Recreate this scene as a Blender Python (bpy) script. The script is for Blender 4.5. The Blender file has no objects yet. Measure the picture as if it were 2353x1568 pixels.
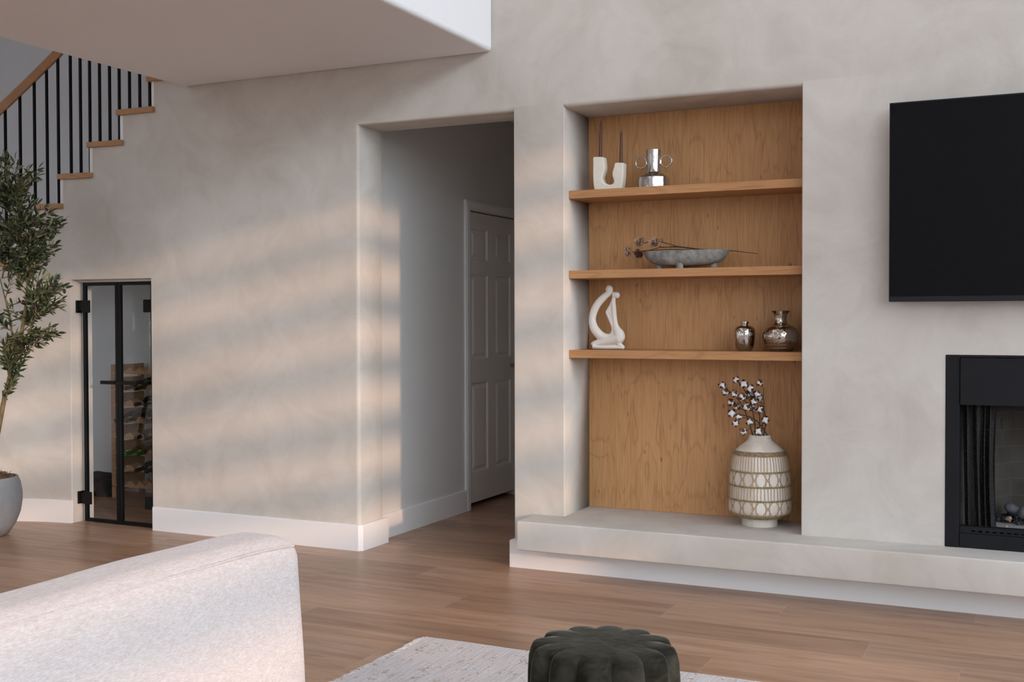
import bpy, bmesh, math, random
from mathutils import Vector, Matrix, noise
PI = math.pi
random.seed(7)
S = bpy.context.scene
COL = S.collection

# ------------------------------------------------------------------ camera
IW, IH = 2353, 1568
FPX, YAW, PITCH, ROLL, CAMH = 2608.6, 0.44173, -0.020041, -0.0024, 1.31
_fw = Vector((-math.sin(YAW) * math.cos(PITCH), math.cos(YAW) * math.cos(PITCH), math.sin(PITCH)))
_r0 = Vector((math.cos(YAW), math.sin(YAW), 0)); _u0 = _r0.cross(_fw)
_r = _r0 * math.cos(ROLL) + _u0 * math.sin(ROLL); _u = -_r0 * math.sin(ROLL) + _u0 * math.cos(ROLL)
cd = bpy.data.cameras.new('camera'); cam = bpy.data.objects.new('camera', cd); COL.objects.link(cam)
M4 = Matrix((_r, _u, -_fw)).transposed().to_4x4(); M4.translation = (0, 0, CAMH)
cam.matrix_world = M4
cd.sensor_width = 36; cd.sensor_fit = 'HORIZONTAL'; cd.lens = 36 * FPX / IW; cd.clip_start = .05
S.camera = cam


def ray(x, y): return (_r * (x - IW / 2) - _u * (y - IH / 2) + _fw * FPX) / FPX


def at(x, y, ax, v):
    """surveyed point: where the sight line of a photo point meets the plane (axis ax = v)"""
    d = ray(x, y); o = (0, 0, CAMH); t = (v - o[ax]) / d[ax]
    return Vector((d.x * t, d.y * t, CAMH + d.z * t))


# ------------------------------------------------------------------ nodes / materials
def newmat(name):
    m = bpy.data.materials.new(name); m.use_nodes = True
    nt = m.node_tree; b = nt.nodes['Principled BSDF']
    return m, nt, b


def nd(nt, t, **kw):
    n = nt.nodes.new(t)
    for k, v in kw.items():
        if k in n.inputs.keys() if isinstance(k, str) else False: n.inputs[k].default_value = v
        else: setattr(n, k, v)
    return n


def inp(n, **kw):
    for k, v in kw.items(): n.inputs[k.replace('_', ' ')].default_value = v
    return n


def simple(name, col, rough=.5, metal=0, spec=.5, sheen=0, coat=0):
    m, nt, b = newmat(name)
    b.inputs['Base Color'].default_value = (*col, 1); b.inputs['Roughness'].default_value = rough
    b.inputs['Metallic'].default_value = metal; b.inputs['Specular IOR Level'].default_value = spec
    if sheen: b.inputs['Sheen Weight'].default_value = sheen
    if coat: b.inputs['Coat Weight'].default_value = coat
    return m


def coords(nt, world=False, scale=(1, 1, 1), loc=(0, 0, 0), rot=(0, 0, 0)):
    mp = nt.nodes.new('ShaderNodeMapping'); mp.inputs['Scale'].default_value = scale
    mp.inputs['Location'].default_value = loc; mp.inputs['Rotation'].default_value = rot
    if world:
        g = nt.nodes.new('ShaderNodeNewGeometry'); nt.links.new(g.outputs['Position'], mp.inputs['Vector'])
    else:
        g = nt.nodes.new('ShaderNodeTexCoord'); nt.links.new(g.outputs['Object'], mp.inputs['Vector'])
    return mp.outputs['Vector']


def noise_n(nt, vec, scale=5, detail=4, rough=.55, dist=0):
    n = nt.nodes.new('ShaderNodeTexNoise'); nt.links.new(vec, n.inputs['Vector'])
    n.inputs['Scale'].default_value = scale; n.inputs['Detail'].default_value = detail
    n.inputs['Roughness'].default_value = rough; n.inputs['Distortion'].default_value = dist
    return n.outputs['Fac']


def ramp(nt, fac, stops):
    r = nt.nodes.new('ShaderNodeValToRGB'); nt.links.new(fac, r.inputs['Fac'])
    e = r.color_ramp.elements
    while len(e) < len(stops): e.new(.5)
    for i, (p, c) in enumerate(stops):
        e[i].position = p; e[i].color = (*c, 1) if len(c) == 3 else c
    return r.outputs['Color']


def mix(nt, fac, a, b, mode='MIX'):
    n = nt.nodes.new('ShaderNodeMix'); n.data_type = 'RGBA'; n.blend_type = mode
    for s, v in ((n.inputs[0], fac), (n.inputs[6], a), (n.inputs[7], b)):
        if isinstance(v, (int, float)): s.default_value = v
        elif isinstance(v, tuple): s.default_value = (*v, 1)
        else: nt.links.new(v, s)
    return n.outputs[2]


def mth(nt, op, a, b=None, c=None):
    n = nt.nodes.new('ShaderNodeMath'); n.operation = op
    for s, v in zip(n.inputs, (a, b, c)):
        if v is None: continue
        if isinstance(v, (int, float)): s.default_value = v
        else: nt.links.new(v, s)
    return n.outputs[0]


def bump(nt, b, h, strength=.2, dist=.01):
    n = nt.nodes.new('ShaderNodeBump'); n.inputs['Strength'].default_value = strength; n.inputs['Distance'].default_value = dist
    nt.links.new(h, n.inputs['Height']); nt.links.new(n.outputs['Normal'], b.inputs['Normal'])


def m_plaster(name, c1, c2, c3):
    m, nt, b = newmat(name)
    v = coords(nt, True)
    n1 = noise_n(nt, v, .9, 6, .6, .6); n2 = noise_n(nt, v, 3.2, 6, .65, 1.2); n3 = noise_n(nt, v, 40, 3, .6)
    a = ramp(nt, n1, [(.3, c1), (.5, c2), (.72, c3)])
    a2 = mix(nt, .35, a, ramp(nt, n2, [(.32, tuple(x * .88 for x in c1)), (.5, c2), (.7, tuple(min(1, x * 1.1) for x in c3))]))
    nt.links.new(a2, b.inputs['Base Color']); b.inputs['Roughness'].default_value = .75; b.inputs['Specular IOR Level'].default_value = .3
    bump(nt, b, mth(nt, 'ADD', n2, mth(nt, 'MULTIPLY', n3, .15)), .12, .01)
    return m


def m_paint(name, c, rough=.5, peel=.1, scale=160):
    m, nt, b = newmat(name)
    b.inputs['Base Color'].default_value = (*c, 1); b.inputs['Roughness'].default_value = rough; b.inputs['Specular IOR Level'].default_value = .35
    if peel: bump(nt, b, noise_n(nt, coords(nt, True), scale, 2, .5), peel, .004)
    return m


def m_floor():
    m, nt, b = newmat('oak_planks')
    uv = nt.nodes.new('ShaderNodeUVMap'); uv.uv_map = 'grain'
    ed = nt.nodes.new('ShaderNodeUVMap'); ed.uv_map = 'edge'
    at_ = nt.nodes.new('ShaderNodeAttribute'); at_.attribute_name = 'tone'
    def mp(sc, src=uv):
        n = nt.nodes.new('ShaderNodeMapping'); n.inputs['Scale'].default_value = sc; nt.links.new(src.outputs['UV'], n.inputs['Vector']); return n.outputs['Vector']
    g1 = noise_n(nt, mp((1.6, 16, 1)), 1, 5, .62, .5)
    g2 = noise_n(nt, mp((5, 160, 1)), 1, 3, .6)
    con = noise_n(nt, mp((.55, 6.5, 1)), 1, 2, .5, .35)
    rings = mth(nt, 'SINE', mth(nt, 'MULTIPLY', con, 120))
    spots = noise_n(nt, mp((3.2, 20, 1)), 1, 2, .5, .3)
    c = ramp(nt, g1, [(.26, (.28, .145, .083)), (.47, (.43, .252, .155)), (.72, (.53, .342, .225))])
    c = mix(nt, mth(nt, 'MULTIPLY', mth(nt, 'POWER', mth(nt, 'MAXIMUM', rings, 0), 3), .16), c, (.14, .075, .045))
    c = mix(nt, .25, c, ramp(nt, g2, [(.3, (.26, .15, .095)), (.65, (.44, .29, .20))]))
    c = mix(nt, ramp(nt, spots, [(.68, (0, 0, 0)), (.80, (.6, .6, .6))]), c, (.11, .058, .036))
    tone = ramp(nt, at_.outputs['Fac'], [(0, (.84, .81, .79)), (.5, (1, 1, 1)), (1, (1.14, 1.15, 1.16))])
    c = mix(nt, 1.0, c, tone, 'MULTIPLY')
    sep = nt.nodes.new('ShaderNodeSeparateXYZ'); nt.links.new(ed.outputs['UV'], sep.inputs[0])
    endl = mth(nt, 'LESS_THAN', sep.outputs['X'], .0016); seam = mth(nt, 'LESS_THAN', sep.outputs['Y'], .0014)
    c = mix(nt, mth(nt, 'MULTIPLY', seam, .3), c, (.12, .07, .045))
    c = mix(nt, endl, c, (.52, .40, .30))
    nt.links.new(c, b.inputs['Base Color'])
    nt.links.new(ramp(nt, g1, [(.3, (.38, .38, .38)), (.7, (.31, .31, .31))]), b.inputs['Roughness'])
    b.inputs['Specular IOR Level'].default_value = .42
    bump(nt, b, mth(nt, 'SUBTRACT', mth(nt, 'MULTIPLY', g2, .5), mth(nt, 'MULTIPLY', seam, .8)), .06, .004)
    return m


def m_wood(name, dark, mid, light, axis='Z', scale=1, rings=70, knots=0, rough=.5, world=False, match=0):
    """veneer: contour lines of stretched noise give the cathedral figure"""
    m, nt, b = newmat(name)
    lo = .16; s = {'Z': (1, 1, lo), 'X': (lo, 1, 1), 'Y': (1, lo, 1)}[axis]
    if match:
        g = nt.nodes.new('ShaderNodeNewGeometry'); sp = nt.nodes.new('ShaderNodeSeparateXYZ'); nt.links.new(g.outputs['Position'], sp.inputs[0])
        leaf = mth(nt, 'FLOOR', mth(nt, 'DIVIDE', mth(nt, 'ADD', sp.outputs['X'], 3 + match), match * 2))
        px = mth(nt, 'PINGPONG', mth(nt, 'ADD', sp.outputs['X'], 3), match); px = mth(nt, 'ADD', mth(nt, 'SQRT', mth(nt, 'ADD', mth(nt, 'MULTIPLY', px, px), .0012)), mth(nt, 'MULTIPLY', sp.outputs['X'], .12))
        cb = nt.nodes.new('ShaderNodeCombineXYZ'); nt.links.new(mth(nt, 'MULTIPLY', px, 9), cb.inputs[0])
        nt.links.new(mth(nt, 'MULTIPLY', leaf, .045), cb.inputs[1]); nt.links.new(mth(nt, 'MULTIPLY', sp.outputs['Z'], 1.2), cb.inputs[2]); v = cb.outputs[0]
    else: v = coords(nt, world, tuple(q * 6.0 * scale for q in s))
    con = noise_n(nt, v, 1, 2, .45, .25)
    r = mth(nt, 'SINE', mth(nt, 'MULTIPLY', con, rings))
    lo2 = .03; s2 = {'Z': (1, 1, lo2), 'X': (lo2, 1, 1), 'Y': (1, lo2, 1)}[axis]
    f = noise_n(nt, coords(nt, world, tuple(q * 230 * scale for q in s2)), 1, 3, .6)
    w = noise_n(nt, coords(nt, world, tuple(q * 9 * scale for q in s)), 1, 3, .5)
    c = ramp(nt, w, [(.3, mid), (.7, light)])
    c = mix(nt, mth(nt, 'MULTIPLY', mth(nt, 'POWER', mth(nt, 'MAXIMUM', r, 0), 5), .42), c, dark)
    c = mix(nt, .38, c, ramp(nt, f, [(.32, dark), (.6, light)]))
    if knots:
        vo = nt.nodes.new('ShaderNodeTexVoronoi'); vo.inputs['Scale'].default_value = 1
        nt.links.new(coords(nt, world, (13, 13, 6.0), (.3, 0, .15)), vo.inputs['Vector'])
        kn = noise_n(nt, coords(nt, world, (5, 5, 2)), 1, 1)
        kf = ramp(nt, mth(nt, 'ADD', vo.outputs['Distance'], mth(nt, 'MULTIPLY', kn, .12)), [(.06, (1, 1, 1)), (.16, (0, 0, 0))])
        c = mix(nt, mth(nt, 'MULTIPLY', kf, knots), c, tuple(x * .45 for x in dark))
    nt.links.new(c, b.inputs['Base Color']); b.inputs['Roughness'].default_value = rough; b.inputs['Specular IOR Level'].default_value = .3
    bump(nt, b, f, .05, .002)
    return m


def m_noise(name, stops, scale=8, rough=.7, bumpv=.2, bscale=None, metal=0, detail=5, stretch=(1, 1, 1), spec=.4, dist=.004, world=False):
    m, nt, b = newmat(name)
    v = coords(nt, world, stretch)
    n = noise_n(nt, v, scale, detail, .6)
    nt.links.new(ramp(nt, n, stops), b.inputs['Base Color']); b.inputs['Roughness'].default_value = rough
    b.inputs['Metallic'].default_value = metal; b.inputs['Specular IOR Level'].default_value = spec
    if bumpv: bump(nt, b, noise_n(nt, v, bscale or scale, 3, .6), bumpv, dist)
    return m


def m_glass(name):
    m = bpy.data.materials.new(name); m.use_nodes = True; nt = m.node_tree; nt.nodes.clear()
    o = nt.nodes.new('ShaderNodeOutputMaterial'); mx = nt.nodes.new('ShaderNodeMixShader')
    t = nt.nodes.new('ShaderNodeBsdfTransparent'); t.inputs['Color'].default_value = (.9, .91, .9, 1)
    g = nt.nodes.new('ShaderNodeBsdfGlossy'); g.inputs['Roughness'].default_value = .02
    f = nt.nodes.new('ShaderNodeFresnel'); gb = nt.nodes.new('ShaderNodeNewGeometry')
    nt.links.new(mth(nt, 'ADD', 1.45, mth(nt, 'MULTIPLY', gb.outputs['Backfacing'], 1 / 1.45 - 1.45)), f.inputs['IOR'])   # a pane reflects alike from both sides
    nt.links.new(f.outputs[0], mx.inputs[0]); nt.links.new(t.outputs[0], mx.inputs[1]); nt.links.new(g.outputs[0], mx.inputs[2]); nt.links.new(mx.outputs[0], o.inputs[0])
    return m


def m_rug():
    m, nt, b = newmat('rug_pile')
    v = coords(nt, True)
    st = noise_n(nt, coords(nt, True, (150, 5, 1)), 1, 3, .6)
    big = noise_n(nt, v, 5, 3, .6)
    c = ramp(nt, st, [(.3, (.50, .45, .44)), (.55, (.70, .66, .65)), (.75, (.80, .77, .76))])
    c = mix(nt, .3, c, ramp(nt, big, [(.3, (.66, .66, .70)), (.7, (.74, .67, .62))]))
    def specks(loc, sc, col, th, amt):
        nonlocal c
        k = noise_n(nt, coords(nt, True, (1, .75, 1), loc), sc, 3, .6, .5)
        w = noise_n(nt, coords(nt, True, (1, 1, 1), loc), sc * .22, 2, .5)
        f = ramp(nt, mth(nt, 'ADD', k, mth(nt, 'MULTIPLY', mth(nt, 'SUBTRACT', w, .5), .5)), [(th, (0, 0, 0)), (th + .05, (1, 1, 1))])
        c = mix(nt, mth(nt, 'MULTIPLY', f, amt), c, col)
    specks((1.3, 0, 0), 62, (.40, .27, .18), .635, .75)
    specks((7.1, 3, 0), 58, (.60, .41, .24), .655, .75)
    specks((4.2, 8, 0), 60, (.22, .27, .42), .67, .75)
    specks((9.2, 5, 0), 62, (.58, .22, .13), .70, .75)
    specks((2.2, 15, 0), 24, (.50, .42, .40), .66, .4)
    nt.links.new(c, b.inputs['Base Color']); b.inputs['Roughness'].default_value = .95; b.inputs['Specular IOR Level'].default_value = .1
    bump(nt, b, st, .5, .004)
    return m


def m_velvet():
    m, nt, b = newmat('olive_velvet')
    n = noise_n(nt, coords(nt, False), 14, 4, .6, .8)
    nt.links.new(ramp(nt, n, [(.35, (.014, .013, .009)), (.65, (.045, .042, .031))]), b.inputs['Base Color'])
    b.inputs['Roughness'].default_value = .9; b.inputs['Specular IOR Level'].default_value = .1
    b.inputs['Sheen Weight'].default_value = .32; b.inputs['Sheen Roughness'].default_value = .28
    b.inputs['Sheen Tint'].default_value = (.62, .58, .50, 1)
    bump(nt, b, noise_n(nt, coords(nt, False), 9, 3, .5), .25, .02)
    return m


def m_chenille():
    m, nt, b = newmat('cream_chenille')
    v = coords(nt, True); vs = coords(nt, True, (1, .28, 1))
    n = noise_n(nt, vs, 330, 3, .7); n2 = noise_n(nt, vs, 110, 4, .7); n3 = noise_n(nt, v, 6, 3, .5)
    c = ramp(nt, n, [(.30, (.43, .37, .35)), (.52, (.56, .50, .478)), (.72, (.69, .645, .63))])
    c = mix(nt, .4, c, ramp(nt, n2, [(.33, (.46, .40, .375)), (.62, (.60, .55, .53))]))
    nt.links.new(c, b.inputs['Base Color']); b.inputs['Roughness'].default_value = .95; b.inputs['Specular IOR Level'].default_value = .1
    b.inputs['Sheen Weight'].default_value = .25
    bump(nt, b, mth(nt, 'ADD', n, mth(nt, 'MULTIPLY', n2, .8)), .35, .003)
    return m


def m_brick():
    m, nt, b = newmat('firebox_brick')
    br = nt.nodes.new('ShaderNodeTexBrick')
    g = nt.nodes.new('ShaderNodeNewGeometry'); sp = nt.nodes.new('ShaderNodeSeparateXYZ'); nt.links.new(g.outputs['Position'], sp.inputs[0])
    cb = nt.nodes.new('ShaderNodeCombineXYZ')
    nt.links.new(mth(nt, 'ADD', sp.outputs['X'], sp.outputs['Y']), cb.inputs[0]); nt.links.new(sp.outputs['Z'], cb.inputs[1])
    nt.links.new(cb.outputs[0], br.inputs['Vector'])
    br.inputs['Scale'].default_value = 1; br.inputs['Brick Width'].default_value = .20; br.inputs['Row Height'].default_value = .078; br.inputs['Mortar Size'].default_value = .0028
    br.inputs['Color1'].default_value = (.085, .072, .06, 1); br.inputs['Color2'].default_value = (.11, .094, .08, 1); br.inputs['Mortar'].default_value = (.14, .125, .11, 1)
    c = mix(nt, .5, br.outputs['Color'], ramp(nt, noise_n(nt, coords(nt, True), 9, 4), [(.3, (.05, .043, .038)), (.7, (.12, .105, .09))]))
    nt.links.new(c, b.inputs['Base Color']); b.inputs['Roughness'].default_value = .9
    bump(nt, b, br.outputs['Fac'], -.4, .004)
    return m


def m_chain():
    m, nt, b = newmat('wire_mesh')
    v = coords(nt, True)
    sp = nt.nodes.new('ShaderNodeSeparateXYZ'); nt.links.new(v, sp.inputs[0])
    u = mth(nt, 'ADD', sp.outputs['X'], mth(nt, 'MULTIPLY', sp.outputs['Y'], .7))
    tri = mth(nt, 'PINGPONG', mth(nt, 'MULTIPLY', u, 1.2), .0045)
    z = mth(nt, 'SINE', mth(nt, 'MULTIPLY', mth(nt, 'ADD', sp.outputs['Z'], tri), 780))
    f = ramp(nt, z, [(.0, (0, 0, 0)), (.6, (1, 1, 1))])
    nt.links.new(mix(nt, f, (.004, .004, .004), (.055, .052, .05)), b.inputs['Base Color'])
    b.inputs['Roughness'].default_value = .42; b.inputs['Metallic'].default_value = .55
    bump(nt, b, z, .6, .002)
    return m


def m_leaf():
    m, nt, b = newmat('olive_leaf')
    a = nt.nodes.new('ShaderNodeAttribute'); a.attribute_name = 'tone'
    nt.links.new(ramp(nt, a.outputs['Fac'], [(.0, (.016, .028, .010)), (.45, (.038, .055, .020)), (.72, (.10, .118, .048)), (1, (.24, .255, .125))]), b.inputs['Base Color'])
    b.inputs['Roughness'].default_value = .45; b.inputs['Specular IOR Level'].default_value = .35
    return m


MT = {
    'plaster': m_plaster('limewash_plaster', (.50, .452, .395), (.572, .532, .482), (.625, .598, .555)),
    'white': m_paint('white_trim_paint', (.80, .79, .785), .38, 0),
    'ceil': m_paint('white_ceiling_paint', (.82, .825, .84), .8, .25, 150),
    'corr': m_paint('hall_wall_paint', (.66, .65, .63), .7, .25, 120),
    'doorp': m_paint('door_paint', (.74, .70, .66), .5, 0),
    'stairwall': m_paint('stairwell_paint', (.60, .645, .68), .7, .2, 120),
    'floor': m_floor(),
    'panel': m_wood('oak_veneer_panel', (.24, .105, .038), (.475, .243, .100), (.555, .302, .136), 'Z', 1, 72, .8, .5, True, .135),
    'shelf': m_wood('oak_shelf', (.27, .115, .042), (.43, .212, .088), (.51, .268, .118), 'X', 1, 60, 0, .42, True),
    'tread': m_wood('oak_tread', (.25, .12, .055), (.40, .22, .11), (.48, .27, .14), 'X', 1, 60, 0, .4, True),
    'rack': m_wood('pine_rack', (.22, .10, .045), (.42, .24, .13), (.52, .32, .18), 'X', 2, 50, 0, .55),
    'black': simple('black_metal', (.0035, .0035, .004), .45, .0, .2),
    'matteblack': m_noise('matte_black_panel', [(.3, (.005, .005, .007)), (.7, (.009, .009, .0115))], 6, .6, 0, spec=.22),
    'screen': simple('tv_screen', (.003, .0035, .0045), .14, 0, .16),
    'bezel': simple('tv_bezel', (.009, .010, .014), .4, 0, .25),
    'ceramic': m_noise('matte_cream_ceramic', [(.3, (.70, .66, .56)), (.7, (.76, .72, .62))], 40, .75, .08, 200),
    'ceramic2': m_noise('bisque_ceramic', [(.3, (.68, .62, .56)), (.7, (.72, .66, .60))], 20, .65, .05, 200),
    'candle': simple('plum_brown_wax', (.105, .043, .038), .4, 0, .3),
    'wick': simple('burnt_wick', (.02, .015, .012), .9),
    'silver': m_noise('hammered_aluminium', [(.3, (.40, .385, .365)), (.7, (.56, .54, .515))], 14, .22, .35, 20, 1, 3, (1, 1, 1), .5, .006),
    'chrome': simple('dark_chrome', (.46, .42, .38), .05, 1),
    'bronze': None,
    'stone': m_noise('grey_stone', [(.30, (.15, .145, .135)), (.5, (.25, .245, .23)), (.72, (.37, .355, .33))], 26, .85, .5, 40),
    'dried': m_noise('dried_petal', [(.3, (.26, .14, .075)), (.5, (.50, .33, .21)), (.70, (.80, .70, .61))], 60, .85, .1),
    'stem': simple('brown_stem', (.075, .035, .02), .8),
    'vasew': m_noise('whitewashed_wood', [(.3, (.50, .42, .345)), (.55, (.66, .595, .525)), (.75, (.74, .69, .635))], 9, .8, .1, 60, 0, 5, (1, 1, .25)),
    'cane': m_noise('rattan_cane', [(.3, (.30, .18, .085)), (.7, (.47, .32, .18))], 60, .6, .1),
    'grass': m_noise('seagrass_braid', [(.3, (.14, .10, .055)), (.5, (.29, .215, .12)), (.7, (.43, .33, .20))], 90, .8, .6, 140),
    'cotton': m_noise('cotton_fluff', [(.3, (.78, .77, .78)), (.7, (.86, .85, .86))], 60, 1, .6, 130),
    'husk': simple('boll_husk', (.085, .03, .015), .7),
    'velvet': m_velvet(), 'rug': m_rug(),
    'fringe': m_noise('cotton_fringe', [(.3, (.62, .56, .53)), (.7, (.80, .76, .74))], 90, .95, 0),
    'sofa': m_chenille(),
    'pot': m_noise('grey_concrete', [(.3, (.19, .20, .215)), (.7, (.245, .255, .27))], 7, .7, .1, 60),
    'moss': m_noise('dry_moss', [(.3, (.07, .04, .02)), (.7, (.24, .14, .075))], 80, .95, 0),
    'bark': m_noise('olive_bark', [(.3, (.13, .09, .045)), (.7, (.27, .20, .10))], 30, .85, .4, 60, 0, 5, (1, 1, .3)),
    'leaf': m_leaf(),
    'olive': simple('ripe_olive', (.022, .007, .009), .25),
    'bottle': simple('dark_green_glass', (.004, .005, .004), .1, 0, .4),
    'bottleclear': None,
    'foil': simple('black_foil', (.005, .005, .006), .4, 0, .25), 'foilgreen': simple('green_foil', (.02, .20, .03), .35),
    'foilband': simple('grey_foil_band', (.35, .34, .33), .4),
    'bag': m_noise('black_fabric', [(.3, (.010, .010, .012)), (.7, (.017, .017, .02))], 30, .9, .2),
    'brick': m_brick(), 'chain': m_chain(),
    'lava': m_noise('lava_rock', [(.3, (.012, .012, .014)), (.7, (.05, .048, .05))], 60, .8, .7, 90),
    'pebble': m_noise('grey_pebble', [(.3, (.10, .105, .115)), (.7, (.17, .175, .19))], 20, .6, .1),
    'pinkrock': m_noise('tan_rock', [(.3, (.22, .14, .09)), (.7, (.38, .26, .18))], 30, .85, .3),
    'ledge': simple('grey_refractory', (.30, .285, .265), .9),
    'leafglass': m_glass('clear_glass'),
    'fab': simple('window_frame_white', (.75, .75, .74), .5),
    'switch': simple('white_plastic', (.75, .74, .72), .4),
    'hedge': m_noise('hedge_green', [(.3, (.02, .035, .012)), (.7, (.09, .12, .04))], 6, .9, 0),
    'ground': simple('patio_stone', (.30, .27, .24), .9),
}


def m_bronze():
    m, nt, b = newmat('hammered_nickel')
    b.inputs['Base Color'].default_value = (.46, .41, .355, 1); b.inputs['Metallic'].default_value = 1; b.inputs['Roughness'].default_value = .1
    vo = nt.nodes.new('ShaderNodeTexVoronoi'); vo.inputs['Scale'].default_value = 95; nt.links.new(coords(nt, False), vo.inputs['Vector'])
    bump(nt, b, vo.outputs['Distance'], .35, .004)
    return m


MT['bronze'] = m_bronze()


def m_clear():
    m = MT['leafglass'].copy(); m.name = 'pale_green_glass'
    for n in m.node_tree.nodes:
        if n.type == 'BSDF_TRANSPARENT': n.inputs['Color'].default_value = (.62, .65, .58, 1)
    return m


MT['bottleclear'] = m_clear()


# ------------------------------------------------------------------ mesh builder
class MB:
    def __init__(s): s.v = []; s.f = []

    def add(s, vs, fs):
        n = len(s.v); s.v += [tuple(v) for v in vs]; s.f += [tuple(i + n for i in f) for f in fs]; return s

    def box(s, x0, x1, y0, y1, z0, z1):
        vs = [(x, y, z) for z in (z0, z1) for y in (y0, y1) for x in (x0, x1)]
        return s.add(vs, [(0, 2, 3, 1), (4, 5, 7, 6), (0, 1, 5, 4), (2, 6, 7, 3), (0, 4, 6, 2), (1, 3, 7, 5)])

    def prism(s, poly, y0, y1):
        """polygon in XZ, extruded along Y"""
        n = len(poly)
        vs = [(x, y0, z) for x, z in poly] + [(x, y1, z) for x, z in poly]
        return s.add(vs, [tuple(range(n)), tuple(range(2 * n - 1, n - 1, -1))] + [(i, n + i, n + (i + 1) % n, (i + 1) % n) for i in range(n)])

    def plan(s, poly, z0, z1):
        n = len(poly)
        vs = [(x, y, z0) for x, y in poly] + [(x, y, z1) for x, y in poly]
        return s.add(vs, [tuple(range(n - 1, -1, -1)), tuple(range(n, 2 * n))] + [(i, (i + 1) % n, n + (i + 1) % n, n + i) for i in range(n)])

    def lathe(s, prof, seg=48, c=(0, 0, 0), sx=1, sy=1, wob=None, capb=True, capt=False):
        vs = []; fs = []; n = len(prof)
        for j, (r, z) in enumerate(prof):
            for i in range(seg):
                a = 2 * PI * i / seg; rr = r * (wob(a, z) if wob else 1)
                vs.append((c[0] + rr * math.cos(a) * sx, c[1] + rr * math.sin(a) * sy, c[2] + z))
        for j in range(n - 1):
            for i in range(seg):
                k = (i + 1) % seg
                fs.append((j * seg + i, j * seg + k, (j + 1) * seg + k, (j + 1) * seg + i))
        if capb: fs.append(tuple(range(seg - 1, -1, -1)))
        if capt: fs.append(tuple((n - 1) * seg + i for i in range(seg)))
        return s.add(vs, fs)

    def tube(s, pts, rad, seg=8, cap=True, closed=False, flat=1.0, up=None):
        pts = [Vector(p) for p in pts]; n = len(pts)
        if not isinstance(rad, (list, tuple)): rad = [rad] * n
        vs = []; fs = []; prev = None
        for i, p in enumerate(pts):
            if closed: t = pts[(i + 1) % n] - pts[i - 1]
            else: t = pts[min(i + 1, n - 1)] - pts[max(i - 1, 0)]
            t = t.normalized() if t.length else Vector((0, 0, 1))
            if prev is None:
                a = Vector(up) if up else (Vector((0, 0, 1)) if abs(t.z) < .9 else Vector((0, 1, 0)))
                u = (a - t * a.dot(t)).normalized()
            else:
                u = (prev - t * prev.dot(t)); u = u.normalized() if u.length > 1e-6 else prev
            prev = u; w = t.cross(u)
            for k in range(seg):
                an = 2 * PI * k / seg + (PI / seg if seg == 4 else 0)
                vs.append(p + u * (rad[i] * math.cos(an)) + w * (rad[i] * flat * math.sin(an)))
        m = n if closed else n - 1
        for i in range(m):
            for k in range(seg):
                a = i * seg; b = ((i + 1) % n) * seg; q = (k + 1) % seg
                fs.append((a + k, a + q, b + q, b + k))
        if cap and not closed:
            fs.append(tuple(range(seg - 1, -1, -1))); fs.append(tuple((n - 1) * seg + k for k in range(seg)))
        return s.add(vs, fs)

    def ball(s, c, r, seg=16, rings=10, rot=None, jit=0, seed=0):
        if not isinstance(r, (tuple, list)): r = (r, r, r)
        vs = []; fs = []; c = Vector(c)
        def P(th, ph):
            d = Vector((math.sin(th) * math.cos(ph), math.sin(th) * math.sin(ph), math.cos(th)))
            k = 1 + (jit * noise.noise(d * 1.7 + Vector((seed * 3.1, seed * 1.7, 0))) if jit else 0)
            q = Vector((d.x * r[0], d.y * r[1], d.z * r[2])) * k
            if rot: q = rot @ q
            return c + q
        vs.append(P(0, 0))
        for j in range(1, rings):
            for i in range(seg): vs.append(P(PI * j / rings, 2 * PI * i / seg))
        vs.append(P(PI, 0)); L = len(vs) - 1
        for i in range(seg):
            k = (i + 1) % seg
            fs.append((0, 1 + i, 1 + k)); fs.append((L, L - seg + k, L - seg + i))
            for j in range(rings - 2):
                a = 1 + j * seg; b = a + seg
                fs.append((a + i, b + i, b + k, a + k))
        return s.add(vs, fs)

    def xf(s, mat):
        s.v = [tuple(mat @ Vector(v)) for v in s.v]; return s

    def build(s, name, m, parent=None, smooth=40, bevel=0, seg=2, loc=None, rec=True):
        me = bpy.data.meshes.new(name); me.from_pydata(s.v, [], s.f); me.validate()
        if rec:
            bm = bmesh.new(); bm.from_mesh(me); bmesh.ops.recalc_face_normals(bm, faces=bm.faces); bm.to_mesh(me); bm.free()
        me.update()
        return link(name, me, m, parent, smooth, bevel, seg, loc)


def link(name, me, m, parent=None, smooth=40, bevel=0, seg=2, loc=None):
    o = bpy.data.objects.new(name, me); COL.objects.link(o)
    if isinstance(m, str): m = MT[m]
    me.materials.append(m)
    if smooth:
        me.polygons.foreach_set('use_smooth', [True] * len(me.polygons)); me.set_sharp_from_angle(angle=math.radians(smooth))
    if bevel:
        b = o.modifiers.new('bevel', 'BEVEL'); b.width = bevel; b.segments = seg; b.limit_method = 'ANGLE'; b.angle_limit = math.radians(50)
    if parent is not None: o.parent = parent
    if loc is not None: o.location = loc
    return o


def thing(name, label, cat, loc=(0, 0, 0), rotz=0, group=None):
    o = bpy.data.objects.new(name, None); COL.objects.link(o)
    o.location = loc; o.rotation_euler = (0, 0, rotz); o.empty_display_size = .05
    return tag(o, label, cat, group)


def tag(o, label, cat, group=None):
    o['label'] = label; o['category'] = cat
    if group: o['group'] = group
    return o


def struct(o, label=None, cat=None):
    o['kind'] = 'structure'
    if label: o['label'] = label
    if cat: o['category'] = cat
    return o


def copy_tree(o, parent=None):
    c = o.copy(); COL.objects.link(c)
    if parent is not None: c.parent = parent
    for ch in list(o.children): copy_tree(ch, c)
    return c


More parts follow.
